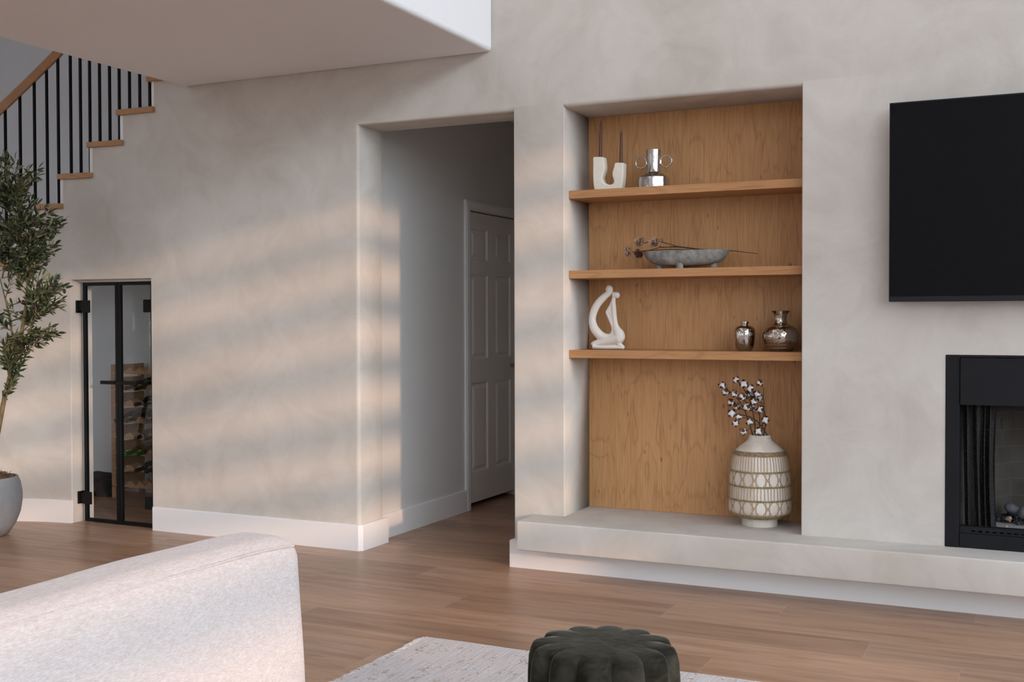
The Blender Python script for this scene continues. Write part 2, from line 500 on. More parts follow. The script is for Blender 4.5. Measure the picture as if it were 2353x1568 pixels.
# ------------------------------------------------------------------ setting
YW = 5.40                     # face of the plaster wall
XL, XR, YF, ZT = -9.0, 3.2, -4.6, 6.0


def dev(x):
    d = min(max(0, -5.0 - x), 1.75); return .03 * d * d + .07 * d ** 4


def ycur(x): return YW - dev(x)


def atcurve(px, py, off=0.0):
    Y = YW
    for _ in range(30):
        p = at(px, py, 1, Y); Y = .5 * Y + .5 * (ycur(p.x) + off)
    return at(px, py, 1, Y)


# floor: oak planks running along the wall
def make_floor():
    W, L = .239, 1.835
    phase = {-1: -.282, 0: -2.903, 1: -1.535, 2: -2.476, 3: -2.123, 4: -3.0, 6: -2.375}
    vs = []; fs = []; g = []; e = []; tone = []
    rows = range(-15, 45)
    for r in rows:
        y1 = 5.215 - r * W; y0 = y1 - W
        ph = phase.get(r, random.uniform(0, L))
        k0 = math.floor((XL - ph) / L)
        x = ph + k0 * L
        while x < XR:
            a, b = max(x, XL), min(x + L, XR)
            if b > a:
                n = len(vs); vs += [(a, y0, 0), (b, y0, 0), (b, y1, 0), (a, y1, 0)]; fs.append((n, n + 1, n + 2, n + 3))
                ou, ov = random.uniform(0, 60), random.uniform(0, 60)
                g += [(a - x + ou, ov), (b - x + ou, ov), (b - x + ou, W + ov), (a - x + ou, W + ov)]
                e += [(a - x, 0), (b - x, 0), (b - x, W), (a - x, W)]
                tone.append(random.random())
            x += L
    me = bpy.data.meshes.new('floor'); me.from_pydata(vs, [], fs); me.update()
    for nm, dat in (('grain', g), ('edge', e)):
        u = me.uv_layers.new(name=nm)
        for i, uvv in enumerate(dat): u.data[i].uv = uvv
    a = me.attributes.new('tone', 'FLOAT', 'FACE'); a.data.foreach_set('value', tone)
    return struct(link('floor', me, 'floor', smooth=0), 'mid brown oak plank floor', 'floor')


make_floor()

# back wall: flat part with doorway, niche and fireplace opening, plus the curved part under the stair
NX0, NX1, NZ0, NZ1, NY = -2.256, -1.049, .285, 2.394, 5.752
DX0, DX1, DZ, DY = -3.506, -2.541, 2.393, 5.645
FX0, FX1, FZ0, FZ1 = -.415, .635, .285, 1.143
GX0, GX1, GZ = -5.668, -5.022, 1.564        # recess of the wine closet
stepx = []                                   # plaster edges under each riser
for px, py in ((355, 215), (283, 290), (213, 365), (145, 435), (84, 505), (40, 565)):
    stepx.append(atcurve(px, py).x)
TZ = [2.805, 2.617, 2.43, 2.24, 2.052, 1.868, 1.688]   # tread tops, from the top down
TH = .034
stepx += [-6.30, -6.44, -6.56, -6.66]
TZ += [1.50, 1.312, 1.124, .936]


def topz(x):
    for i, sx in enumerate(stepx):
        if x > sx: return TZ[i] - TH
    return TZ[len(stepx)] - TH


def make_wall():
    bm = bmesh.new()
    def q(*ps): bm.faces.new([bm.verts.new(p) for p in ps])
    RD, RN = .022, .005                      # softened arrises
    xs = sorted({-5.022, stepx[0], -4.70, DX0 - RD, DX1 + RN, NX0 - RN, NX1 + RN, FX0, FX1, XR})
    zs = sorted({0, NZ0, .6, FZ1, DZ + RD, NZ1 + RD, TZ[1] - TH, TZ[0] - TH, ZT})
    def hole(x, z):
        if DX0 - RD < x < DX1 + RN and z < DZ + RD: return -1
        if NX0 - RN < x < NX1 + RN and NZ0 < z < NZ1 + RD: return -1
        if FX0 < x < FX1 and NZ0 < z < FZ1: return 5.47
        if x < -4.70 and z > topz(x): return 5.56
        if x < -5.022 or x > XR or z < 0 or z > ZT: return 5.56
        return 0
    for i in range(len(xs) - 1):
        for j in range(len(zs) - 1):
            x0, x1, z0, z1 = xs[i], xs[i + 1], zs[j], zs[j + 1]; cx, cz = (x0 + x1) / 2, (z0 + z1) / 2
            if hole(cx, cz): continue
            q((x0, YW, z0), (x1, YW, z0), (x1, YW, z1), (x0, YW, z1))
            yb = DY if x0 >= -4.71 else 5.56
            q((x0, yb, z0), (x0, yb, z1), (x1, yb, z1), (x1, yb, z0))
            for (ax, az, p0, p1) in ((x0 - 1e-3, cz, (x0, z0), (x0, z1)), (x1 + 1e-3, cz, (x1, z0), (x1, z1)), (cx, z0 - 1e-3, (x0, z0), (x1, z0)), (cx, z1 + 1e-3, (x0, z1), (x1, z1))):
                d = hole(ax, az)
                if d > 0: q((p0[0], YW, p0[1]), (p1[0], YW, p1[1]), (p1[0], d, p1[1]), (p0[0], d, p0[1]))
    # reveals of doorway and niche with rounded arrises
    def reveal(x0, x1, z0, z1, rl, rt, rr, d, floor):
        rows = []
        for k in range(7):
            t = PI / 2 * k / 6; e = 1 - math.sin(t); y = 1 - math.cos(t)
            rows.append([(x0 - rl * e, YW + rl * y, z0), (x0 - rl * e, YW + rl * y, z1 + rt * e), (x0 - rl * e, YW + rt * y, z1 + rt * e), (x1 + rr * e, YW + rt * y, z1 + rt * e), (x1 + rr * e, YW + rr * y, z1 + rt * e), (x1 + rr * e, YW + rr * y, z0)])
        rows.append([(p[0], d, p[2]) for p in rows[-1]])
        for a, b in zip(rows[:-1], rows[1:]):
            for k in (0, 2, 4): q(a[k], a[k + 1], b[k + 1], b[k])
        if floor: q((x0 - rl, YW, z0), (x1 + rr, YW, z0), (x1, d, z0), (x0, d, z0))
    reveal(DX0, DX1, 0, DZ, RD, RD, RN, DY, False)
    reveal(NX0, NX1, NZ0, NZ1, RN, RD, RN, NY, True)
    # curved part, stepped under the treads
    bx = sorted(set([-5.022, GX0, -6.75] + [s for s in stepx if s < -5.022] + [-5.022 - .06 * k for k in range(29)]))
    cols = [(bx[i], bx[i + 1]) for i in range(len(bx) - 1)]
    for a, b in cols:
        m = (a + b) / 2; z0 = GZ if m > GX0 else 0; z1 = topz(m)
        ya, yb = ycur(a), ycur(b); ba, bb = ya + .15, yb + .15
        q((a, ya, z0), (b, yb, z0), (b, yb, z1), (a, ya, z1)); q((a, ba, z0), (a, ba, z1), (b, bb, z1), (b, bb, z0))
        q((a, ya, z1), (b, yb, z1), (b, bb, z1), (a, ba, z1))
        if z0: q((a, ya, z0), (a, ba, z0), (b, bb, z0), (b, yb, z0))
        if abs(b - GX0) < 1e-6: q((b, yb, 0), (b, bb, 0), (b, bb, GZ), (b, yb, GZ))
        za = topz(a - 1e-3)
        if a > -6.74 and za < z1: q((a, ya, za), (a, ya, z1), (a, ba, z1), (a, ba, za))
    bmesh.ops.remove_doubles(bm, verts=bm.verts, dist=1e-5)
    bmesh.ops.recalc_face_normals(bm, faces=bm.faces)
    me = bpy.data.meshes.new('wall_back'); bm.to_mesh(me); bm.free()
    return struct(link('wall_back', me, 'plaster', smooth=35), 'cream limewashed plaster wall with doorway and niche', 'wall')


make_wall()

# stairwell, closet, hall
struct(MB().box(XL, -4.5, 6.56, 6.7, 0, ZT).build('wall_stair', 'stairwall', smooth=0), 'pale grey wall behind the stair', 'wall')
struct(MB().box(-4.6, -4.5, 5.646, 6.56, 0, ZT).build('wall_closet', 'stairwall', smooth=0))
struct(MB().box(-3.70, -3.575, DY + .0, 6.862, 0, 2.75).box(-3.70, -3.575, 7.632, 8.7, 0, 2.75).box(-3.70, -3.575, 6.862, 7.632, 2.047, 2.75)
       .build('wall_hall_left', 'corr', smooth=0), 'grey painted wall of the hall', 'wall')
struct(MB().box(-2.45, -2.35, DY + .001, 8.7, 0, 2.75).build('wall_hall_right', 'corr', smooth=0))
struct(MB().box(-4.5, -4.4, 6.7, 7.8, 0, 2.75).box(-4.4, -3.701, 6.701, 6.78, 0, 2.75).box(-4.4, -3.701, 7.7, 7.8, 0, 2.75).box(-4.4, -3.701, 6.78, 7.7, 2.6, 2.75).build('wall_hall_cupboard', 'corr', smooth=0))
struct(MB().box(-2.35, XR, 6.2, 6.3, 0, ZT).build('wall_chimney', 'corr', smooth=0))
struct(MB().box(-3.7, -2.35, 8.7, 8.8, 0, 2.75).build('wall_hall_end', 'corr', smooth=0))
struct(MB().box(-3.7, -2.35, DY + .001, 8.8, 2.75, 2.85).build('ceiling_hall', 'ceil', smooth=0))
# upper storey overhanging the left of the room
struct(MB().box(-4.742, -2.663, YF, YW + .0, 2.716, ZT).build('ceiling_soffit', 'ceil', bevel=.022, seg=4), 'white dropped ceiling under the upper storey', 'ceiling')
struct(MB().box(XL, XR, YF, 6.7, ZT, ZT + .15).build('ceiling', 'ceil', smooth=0), 'high white ceiling', 'ceiling')

# outer walls, out of view, with windows added to light the room
def wall_with_holes(name, axis, pos, th, u0, u1, holes, mat):
    us = sorted({u0, u1, *[h[0] for h in holes], *[h[1] for h in holes]}); zs = sorted({0, ZT, *[h[2] for h in holes], *[h[3] for h in holes]})
    b = MB()
    for i in range(len(us) - 1):
        for j in range(len(zs) - 1):
            c, d = (us[i] + us[i + 1]) / 2, (zs[j] + zs[j + 1]) / 2
            if any(h[0] < c < h[1] and h[2] < d < h[3] for h in holes): continue
            if axis == 'x': b.box(pos, pos + th, us[i], us[i + 1], zs[j], zs[j + 1])
            else: b.box(us[i], us[i + 1], pos, pos + th, zs[j], zs[j + 1])
    return struct(b.build(name, mat, smooth=0))


HR = [(-1.6, 2.55, .08, 3.28), (-1.6, 4.9, 4.25, 5.8), (2.95, 4.95, .3, 3.9), (-4.35, -1.75, .08, 3.28), (-4.35, -1.75, 3.55, 5.85)]
HF = [(-8.6, -5.2, .08, 2.65), (-8.6, -5.2, 3.0, 5.6), (-4.9, -2.3, .08, 2.65), (.35, 3.05, .08, 3.1), (.35, 3.05, 3.4, 5.85)]
wall_with_holes('wall_right', 'x', XR, .15, YF, 6.7, HR, 'ceil')
wall_with_holes('wall_front', 'y', YF - .15, .15, XL, XR + .15, HF, 'ceil')
HL = [(-.6, 1.5, .3, 2.4)]
wall_with_holes('wall_left', 'x', XL - .15, .15, YF - .15, 6.7, HL, 'ceil')


def window(n, axis, pos, h, nv, nh, slats=None):
    b = MB(); w = .05
    def bx(u0, u1, z0, z1, d0=0.0, d1=.08):
        if axis == 'x': b.box(pos + d0, pos + d1, u0, u1, z0, z1)
        else: b.box(u0, u1, pos + d0, pos + d1, z0, z1)
    bx(h[0], h[0] + w, h[2], h[3]); bx(h[1] - w, h[1], h[2], h[3]); bx(h[0] + w, h[1] - w, h[2], h[2] + w); bx(h[0] + w, h[1] - w, h[3] - w, h[3])
    for i in range(1, nv):
        u = h[0] + (h[1] - h[0]) * i / nv; bx(u - .03, u + .03, h[2] + w, h[3] - w)
    o = struct(b.build('window_%d' % n, 'fab', smooth=0))
    if slats:
        z, sp, th = slats
        while z < h[3] - .1:
            s = MB(); s.box(pos + .085, pos + .11, h[0] + .002, h[1] - .002, z, z + th); s.build('louver', 'fab', o, smooth=0); z += sp
    return o


window(1, 'x', XR + .02, HR[0], 1, 1, (.125, .355, .16))
window(7, 'x', XR + .02, HR[1], 4, 1)
window(8, 'x', XR + .02, HR[2], 2, 1)
window(9, 'x', XR + .02, HR[3], 2, 1)
window(11, 'x', XR + .02, HR[4], 2, 1)
tag(MB().box(8.0, 8.3, .15, 2.6, -.02, 5.3).build('sun_blocking_wall', 'ceil', smooth=0), 'tall white wall added outside the side windows to block the sun, outside the view', 'wall')  # unseen wall added to keep direct sun out of a side window
for i, h in enumerate(HL): window(10 + i, 'x', XL - .12, h, 3, 1)
for i, h in enumerate(HF): window(2 + i, 'y', YF - .12, h, 3, 1)
# garden beyond the windows: paving and added trees, all out of view
struct(MB().box(-40, 40, -40, YF - .16, -.12, -.02).box(XR + .16, 40, YF - .16, 40, -.12, -.02).box(-40, XL - .16, YF - .16, 40, -.12, -.02).build('ground', 'ground', smooth=0))


def added_tree(x, y, h, r, label):
    t = thing('added_tree', label, 'tree', (x, y, -.02), 0, 'added garden trees outside')
    MB().tube([(0, 0, 0), (.05, 0, h * .5), (0, .05, h)], [.14, .11, .07], 8).build('trunk', 'bark', t)
    c = MB()
    for k in range(7):
        a = k * 2.4; c.ball((math.cos(a) * r * .55, math.sin(a) * r * .55, h + (k % 3 - 1) * r * .28), r * .62, 14, 9, None, .5, k)
    c.build('crown', 'hedge', t)


for i, (x, y, h, r) in enumerate([(-12.6, -2.4, 2.4, 1.0), (-13.4, .3, 2.2, 1.0), (-12.8, 2.9, 2.5, 1.0)]):
    added_tree(x, y, h, r, 'added green garden tree beyond the far side window, outside the view')
for i, (x, y, h, r) in enumerate([(-8.2, -9.5, 2.2, 1.3), (-4.6, -10, 2.6, 1.3), (.8, -10, 2.4, 1.3), (4.6, -9.5, 2.8, 1.3)]):
    added_tree(x, y, h, r, 'added green garden tree beyond the rear windows, outside the view')


# baseboards
BH = .146
def bb(name, path, h=BH, th=.016, closed=False):
    """skirting along a plan path; the board stands on the left of the path direction"""
    n = len(path); P = [Vector((p[0], p[1], 0)) for p in path]; out = []
    for i in range(n):
        d0 = (P[i] - P[i - 1]).normalized() if i else None; d1 = (P[i + 1] - P[i]).normalized() if i < n - 1 else None
        n0 = Vector((-d0.y, d0.x, 0)) if d0 else None; n1 = Vector((-d1.y, d1.x, 0)) if d1 else None
        if n0 is None: o = n1
        elif n1 is None: o = n0
        else:
            o = (n0 + n1).normalized(); o = o / max(.3, o.dot(n0))
        out.append(P[i] + o * th)
    b = MB(); prof = [(1, 0), (1, h - .006), (.6, h), (0, h), (0, 0)]
    vs = []
    for i in range(n):
        for t, z in prof: vs.append(P[i].lerp(out[i], t) + Vector((0, 0, z)))
    m = len(prof); fs = []
    for i in range(n - 1):
        for k in range(m): fs.append((i * m + k, i * m + (k + 1) % m, (i + 1) * m + (k + 1) % m, (i + 1) * m + k))
    fs += [tuple(range(m)), tuple((n - 1) * m + k for k in range(m))]
    return struct(b.add(vs, fs).build(name, 'white', smooth=25), 'white baseboard', 'baseboard')


bb('baseboard_center', [(DX0 + .004, DY + .03), (DX0 + .004, YW + .012), (DX0 - .008, YW), (-5.006, YW), (-5.022, YW + .016)])
cpts = [(x, ycur(x)) for x in [GX0 + .0 - .06 * k for k in range(18)]]
bb('baseboard_left', [(GX0, ycur(GX0) + .001)] + cpts[1:])
bb('baseboard_hearth', [(3.19, YW), (DX1 - .0, YW), (DX1 - .0, DY)], th=.02)
bb('baseboard_hall', [(-3.575, 6.80), (-3.575, DY + .001)], th=.018)
bb('baseboard_closet', [(-4.62, 6.56), (-6.9, 6.56)], h=.11, th=.014)

# ------------------------------------------------------------------ hall door (six panels)
def hall_door():
    XD = -3.587
    d = struct(thing('door_1', 'off-white six panel door in the hall, partly behind the pillar', 'door', (XD, 6.866, .036)))
    w, h = .762, 2.004
    pan = []
    for y0, y1 in ((.068, .322), (.440, .694)):
        for z0, z1 in ((.207, .828), (.990, 1.578), (1.677, 1.894)): pan.append((y0, y1, z0, z1))
    ys = sorted({0, w, *[p[0] for p in pan], *[p[1] for p in pan]}); zs = sorted({0, h, *[p[2] for p in pan], *[p[3] for p in pan]})
    b = MB()
    for i in range(len(ys) - 1):
        for j in range(len(zs) - 1):
            y0, y1, z0, z1 = ys[i], ys[i + 1], zs[j], zs[j + 1]
            if any(abs(p[0] - y0) < 1e-6 and abs(p[2] - z0) < 1e-6 for p in pan):
                rings = [(0, 0), (.012, -.011), (.022, -.011), (.042, -.003)]
                vs = []
                for ins, dx in rings: vs += [(dx, y0 + ins, z0 + ins), (dx, y1 - ins, z0 + ins), (dx, y1 - ins, z1 - ins), (dx, y0 + ins, z1 - ins)]
                fs = []
                for k in range(3):
                    for q in range(4): fs.append((k * 4 + q, k * 4 + (q + 1) % 4, k * 4 + 4 + (q + 1) % 4, k * 4 + 4 + q))
                fs.append((12, 13, 14, 15)); b.add(vs, fs)
            else: b.add([(0, y0, z0), (0, y1, z0), (0, y1, z1), (0, y0, z1)], [(0, 1, 2, 3)])
    b.add([(-.035, 0, 0), (-.035, w, 0), (-.035, w, h), (-.035, 0, h), (0, 0, 0), (0, w, 0), (0, w, h), (0, 0, h)], [(0, 3, 2, 1), (0, 1, 5, 4), (3, 7, 6, 2), (0, 4, 7, 3), (1, 2, 6, 5)])
    b.build('panel', 'doorp', d, smooth=20)
    c = MB()
    for (y0, y1, z0, z1) in ((-.066, -.002, -.036, 2.076), (.768, .832, -.036, 2.076)): c.box(.0125, .030, y0, y1, z0, z1).box(.030, .034, y0 + .012, y1 - .02, z0, z1 - .012)
    c.box(.0125, .030, -.002, .768, 2.013, 2.076).box(.030, .034, -.022, .788, 2.025, 2.064)
    c.build('door_casing', 'white', d, smooth=0, bevel=.003)
    s = MB().lathe([(.012, 0), (.012, .03), (.026, .045), (.028, .06), (.02, .07), (.003, .072)], 20); s.xf(Matrix.Translation((0.001, .70, .93)) @ Matrix.Rotation(PI / 2, 4, 'Y'))
    s.build('door_knob', 'silver', d)


hall_door()

# ------------------------------------------------------------------ staircase
def staircase():
    st = thing('staircase', 'curved staircase with oak treads, black balusters and oak handrail at upper left', 'staircase', (-5.6, 5.6, 0))
    o = Vector(st.location)
    noses = [atcurve(px, py, -.028).x for px, py in ((335, 180), (265, 252), (198, 326), (130, 402), (80, 472), (27, 534), (-30, 602))] + [-6.50, -6.62, -6.72, -6.80]
    rights = [stepx[0] + .27] + [s + .004 for s in stepx]
    for i, z in enumerate(TZ):
        xr = rights[i]; xl = noses[i]
        n = 5; fr = [(xl + (xr - xl) * k / n, ycur(xl + (xr - xl) * k / n) - .028) for k in range(n + 1)]
        MB().plan(fr + ([(xr - .12, 6.555), (xl - .12, 6.555)] if z > 1.66 else [(xr, ycur(xr) + .145), (xl, ycur(xl) + .145)]), z - TH, z).xf(Matrix.Translation(-o)).build('tread', 'tread', st, smooth=0, bevel=.004)
        if i < len(stepx):
            sx = stepx[i]; zl = TZ[i + 1]
            MB().plan([(sx - .022, ycur(sx) - .003), (sx, ycur(sx) - .003)] + ([(sx - .12, 6.555), (sx - .142, 6.555)] if zl > 1.66 else [(sx, ycur(sx) + .145), (sx - .022, ycur(sx) + .145)]), zl, z - TH).xf(Matrix.Translation(-o)).build('riser', 'white', st, smooth=0)
    # handrail
    pts = []
    for px, py in ((-215, 455), (-160, 398), (-110, 348), (-60, 300), (-25, 274), (0, 252), (23, 230), (48, 206), (90, 165), (132, 123)): pts.append(atcurve(px, py, .035))
    d = (pts[-1] - pts[-3]); d = Vector((d.x, 0, d.z)) / d.x
    for k in range(1, 5): pts.append(Vector((pts[-1].x + .1, ycur(pts[-1].x + .1) + .035, pts[-1].z + .1 * d.z)))
    pts = pts[:-1]
    MB().tube(pts, .038, 4, up=(0, 0, 1), flat=1.0).xf(Matrix.Translation(-o)).build('handrail', 'tread', st, smooth=30, bevel=.006)
    def railz(x):
        for a, b in zip(pts[:-1], pts[1:]):
            if a.x <= x <= b.x: return a.z + (b.z - a.z) * (x - a.x) / (b.x - a.x)
        return pts[-1].z + (x - pts[-1].x) * d.z
    bal = [(344.5, 245, 1), (321.5, 246, 1), (298, 248, 1), (275, 318, 2), (253, 322, 2), (230, 324, 2), (208, 396, 3), (186.5, 398, 3), (164, 400, 3), (136, 466, 4), (110, 468, 4), (82, 530, 5), (49, 532, 5), (15, 533, 5), (-19, 600, 6), (-50, 602, 6), (-80, 604, 6), (-108, 670, 7), (-135, 670, 7)]
    for px, py, i in bal:
        p = atcurve(px, py, .035); zt = min(railz(p.x) - .02, 3.3)
        MB().tube([(p.x, p.y, TZ[i] - .001), (p.x, p.y, zt)], .0098, 4, up=(1, 0, 0)).xf(Matrix.Translation(-o) @ Matrix.Identity(4)).build('baluster', 'black', st, smooth=0)


staircase()

# ------------------------------------------------------------------ hearth ledge
_pf = [(YW - .0005, .137), (YW - .0005, .285)]
for _cz, _a0 in ((.285 - .008, 90), (.137 + .008, 180)):
    for _k in range(5):
        _t = math.radians(_a0 + 90 * _k / 4); _pf.append((5.178 + .008 + .008 * math.cos(_t), _cz + .008 * math.sin(_t)))
tag(MB().prism(_pf, -2.422, 2.64).xf(Matrix(((0, 1, 0, 0), (1, 0, 0, 0), (0, 0, 1, 0), (0, 0, 0, 1)))).build('hearth_ledge', 'plaster', smooth=30), 'long cream plaster hearth ledge floating above the baseboard', 'hearth')

# ------------------------------------------------------------------ niche: panel, shelves
tag(MB().box(NX0 + .001, NX1 - .001, NY - .006, NY + .012, NZ0 + .001, NZ1 - .001).build('wood_panel', 'panel', smooth=0), 'vertical grained oak panel lining the back of the niche', 'panel')
SZ = [1.971, 1.557, 1.1445]; STH = .0415
for z, lb in zip(SZ, ('top oak shelf in the niche, carrying the candle holder', 'middle oak shelf in the niche, carrying the stone bowl', 'lowest oak shelf in the niche, carrying the white figure')):
    tag(MB().box(NX0 + .001, NX1 - .001, 5.463, NY - .0065, z - STH, z).build('shelf', 'shelf', smooth=0, bevel=.0015), lb, 'shelf', 'oak niche shelves')


def zpoly(pts, ox, oy, sc, Y):
    """outline read off the photo -> (x, z) on the plane Y"""
    out = []
    for a, b in pts:
        p = at(ox + a / sc, oy + b / sc, 1, Y); out.append((p.x, p.z))
    return out


def smooth_loop(pts, it=2):
    for _ in range(it):
        o = []
        for i in range(len(pts)):
            a, b = pts[i], pts[(i + 1) % len(pts)]
            o += [(a[0] * .75 + b[0] * .25, a[1] * .75 + b[1] * .25), (a[0] * .25 + b[0] * .75, a[1] * .25 + b[1] * .75)]
        pts = o
    return pts


# candle holder: U-shaped ceramic
def candle_holder():
    Y = 5.575; base = at(1401, 433, 1, Y)
    P = [(132, 828), (132, 1040), (132, 1230), (140, 1330), (158, 1455), (420, 1462), (672, 1440), (690, 1350), (706, 1240), (712, 1100), (716, 938),
         (620, 931), (548, 938), (532, 1010), (500, 1110), (492, 1170), (520, 1240), (536, 1295), (512, 1340), (440, 1360), (355, 1330), (312, 1275), (304, 1220), (325, 1150), (352, 1080), (358, 1020), (346, 930), (332, 828), (240, 824)]
    w = zpoly(P, 1350, 260, 8.255, Y)
    zmin = min(z for _, z in w); sh = SZ[0] - zmin
    keep = {0, 4, 6, 10, 12, 27}
    pts = []
    n = len(w)
    for i in range(n):
        a = Vector(w[i - 1]); b = Vector(w[i]); c = Vector(w[(i + 1) % n])
        if i in keep: pts += [tuple(b.lerp(a, .12)), tuple(b), tuple(b.lerp(c, .12))]
        else: pts += [tuple(b.lerp(a, .3) * .8 + (a * .05 + b * .1 + c * .05)), tuple(b.lerp(c, .3) * .8 + (a * .05 + b * .1 + c * .05))]
    cx = base.x
    b = MB().prism([(x - cx, max(z + sh - SZ[0], 0)) for x, z in pts], -.026, .026)
    o = b.build('candle_holder', 'ceramic', smooth=0, loc=(cx, Y, SZ[0] + .0012))
    _r = o.modifiers.new('remesh', 'REMESH'); _r.mode = 'VOXEL'; _r.voxel_size = .0025; _r.use_smooth_shade = True
    _s = o.modifiers.new('smooth', 'SMOOTH'); _s.iterations = 26; _s.factor = .5
    tag(o, 'cream ceramic U-shaped candle holder on the top shelf', 'candle holder')
    for (px, pt, pb, lb) in ((1379.3, 279, 361, 'taller plum brown taper candle, in the left arm of the holder'), (1426.5, 300, 373.5, 'shorter plum brown taper candle, in the right arm of the holder')):
        p0 = at(px, pb, 1, Y); p1 = at(px + 1.2, pt, 1, Y); zb = p0.z + sh; ht = p1.z - p0.z
        t = thing('taper_candle', lb, 'candle', (p0.x, Y, zb), 0, 'taper candles in the holder'); dx = p1.x - p0.x
        MB().tube([(0, 0, -.0005), (dx * .5, 0, ht * .5), (dx * .9, 0, ht * .93), (dx * .97, 0, ht * .985), (dx, 0, ht)], [.0092, .0074, .0054, .0046, .002], 16).build('wax', 'candle', t)
        MB().tube([(dx, 0, ht - .001), (dx + .001, 0, ht + .006), (dx + .005, 0, ht + .010)], .0011, 6).build('wick', 'wick', t)


candle_holder()


def silver_vase():
    Y = 5.585; c = at(1502, 430, 1, Y); k = .00228 / 8.255
    t = thing('metal_vase', 'hammered silver vase with two ring handles on the top shelf', 'vase', (c.x, Y, SZ[0]))
    z = lambda y: (1418 - y) * k
    hw = [(300, 1418), (300, 1330), (290, 1215), (276, 1202), (210, 1160), (135, 1112), (128, 1085), (118, 1000), (132, 850), (134, 760), (136, 698), (126, 694), (124, 760), (120, 1000)]
    prof = [(a * k, z(b)) for a, b in hw]
    rnd = [random.uniform(.955, 1.045) for _ in range(14)]
    def wob(a, zz):
        i = a / (2 * PI) * 14; j = int(i) % 14; return rnd[j] * (1 - (i % 1)) + rnd[(j + 1) % 14] * (i % 1) + .012 * math.sin(a * 5 + zz * 90)
    MB().lathe(prof, 28, wob=wob).build('body', 'silver', t, smooth=28)
    for s, ang in ((-1, 0), (1, 0)):
        r = 106 * k; cx = s * (134 * k + r + .0005)
        MB().tube([(cx + math.cos(a) * r, 0, z(915) + math.sin(a) * r) for a in [2 * PI * i / 28 for i in range(28)]], .0042, 10, closed=True).tube([(s * 125 * k, 0, z(880)), (s * 140 * k, 0, z(905)), (s * 128 * k, 0, z(960))], .007, 8).build('ring_handle', 'silver', t)


silver_vase()


def stone_bowl():
    Y = 5.60; c = at(1576, 600, 1, Y); a0, b0 = .226, .085
    rimz = at(1576, 576, 1, Y - .03).z - SZ[1]
    t = thing('footed_bowl', 'long grey stone bowl on four stubby feet on the middle shelf', 'bowl', (c.x, Y, SZ[1]))
    f = .016
    prof = [(.05, f), (.35, f + .001), (.62, f + .006), (.80, f + .02), (.92, f + .042), (1.0, rimz), (.965, rimz), (.88, f + .046), (.76, f + .028), (.5, f + .014), (.02, f + .012)]
    vs = MB()
    def ring(q, n=64):
        out = []
        for i in range(n):
            a = 2 * PI * i / n; ca, sa = math.cos(a), math.sin(a); e = .86
            out.append((a0 * q * math.copysign(abs(ca) ** e, ca), b0 * (q ** .8) * math.copysign(abs(sa) ** e, sa)))
        return out
    V = []; F = []; n = 64
    for q, zz in prof: V += [(x, y, zz) for x, y in ring(q)]
    for j in range(len(prof) - 1):
        for i in range(n):
            k = (i + 1) % n; F.append((j * n + i, j * n + k, (j + 1) * n + k, (j + 1) * n + i))
    F.append(tuple(range(n - 1, -1, -1))); F.append(tuple((len(prof) - 1) * n + i for i in range(n)))
    vs.add(V, F).build('bowl', 'stone', t, smooth=50)
    for x, y, r in ((-.140, 0, .0165), (-.016, -.055, .0195), (.145, 0, .0175), (.010, .055, .0175)):
        MB().lathe([(r * .92, 0.0004), (r, .006), (r * .98, .016), (r * .85, .03)], 16, c=(x, y, 0), capt=True).build('foot', 'stone', t)
    return c, rimz


BOWLC, RIMZ = stone_bowl()


def dried_flower(ax, path, label, seed, tone='dried', r=.024):
    """stem lying across the bowl, spiky dried head at its left end"""
    rnd = random.Random(seed)
    P = [at(x, y, 1, Y) for x, y, Y in path]
    h = P[0]
    t = thing('dried_flower', label, 'flower', tuple(h), 0, 'dried flowers lying across the stone bowl')
    MB().tube([p - h for p in P], [.0022] * (len(P) - 1) + [.0013], 6).build('stem', 'stem', t)
    ax = Vector(ax).normalized()
    qt = ax.to_track_quat('Z', 'Y').to_matrix()
    c = MB()
    c.ball((0, 0, .004), (.006, .006, .008), 10, 6)
    for ring, (n, sp, L, w, z0) in enumerate(((10, .25, .024, .0046, .006), (16, .6, .031, .0050, .005), (22, .95, .035, .0050, .003), (26, 1.25, .036, .0046, .001), (22, 1.55, .031, .0042, -.001))):
        for i in range(n):
            a = 2 * PI * (i + rnd.random() * .6) / n; s = sp * rnd.uniform(.85, 1.12); l = L * rnd.uniform(.8, 1.15) * r / .024
            d = Vector((math.sin(s) * math.cos(a), math.sin(s) * math.sin(a), math.cos(s))); e = Vector((-math.sin(a), math.cos(a), 0))
            n_ = d.cross(e); b0 = Vector((0, 0, z0)) + d * .003; m = b0 + d * l * .6 + Vector((0, 0, .001)); tp = b0 + d * l + Vector((0, 0, .005))
            c.add([b0 - e * w * .4, b0 + e * w * .4, m + e * w, m - e * w, tp, m + n_ * .0012], [(0, 1, 5), (1, 2, 5), (2, 4, 5), (4, 3, 5), (3, 0, 5)])
    c.xf(qt.to_4x4()).build('flower_head', tone, t, smooth=0, rec=False)


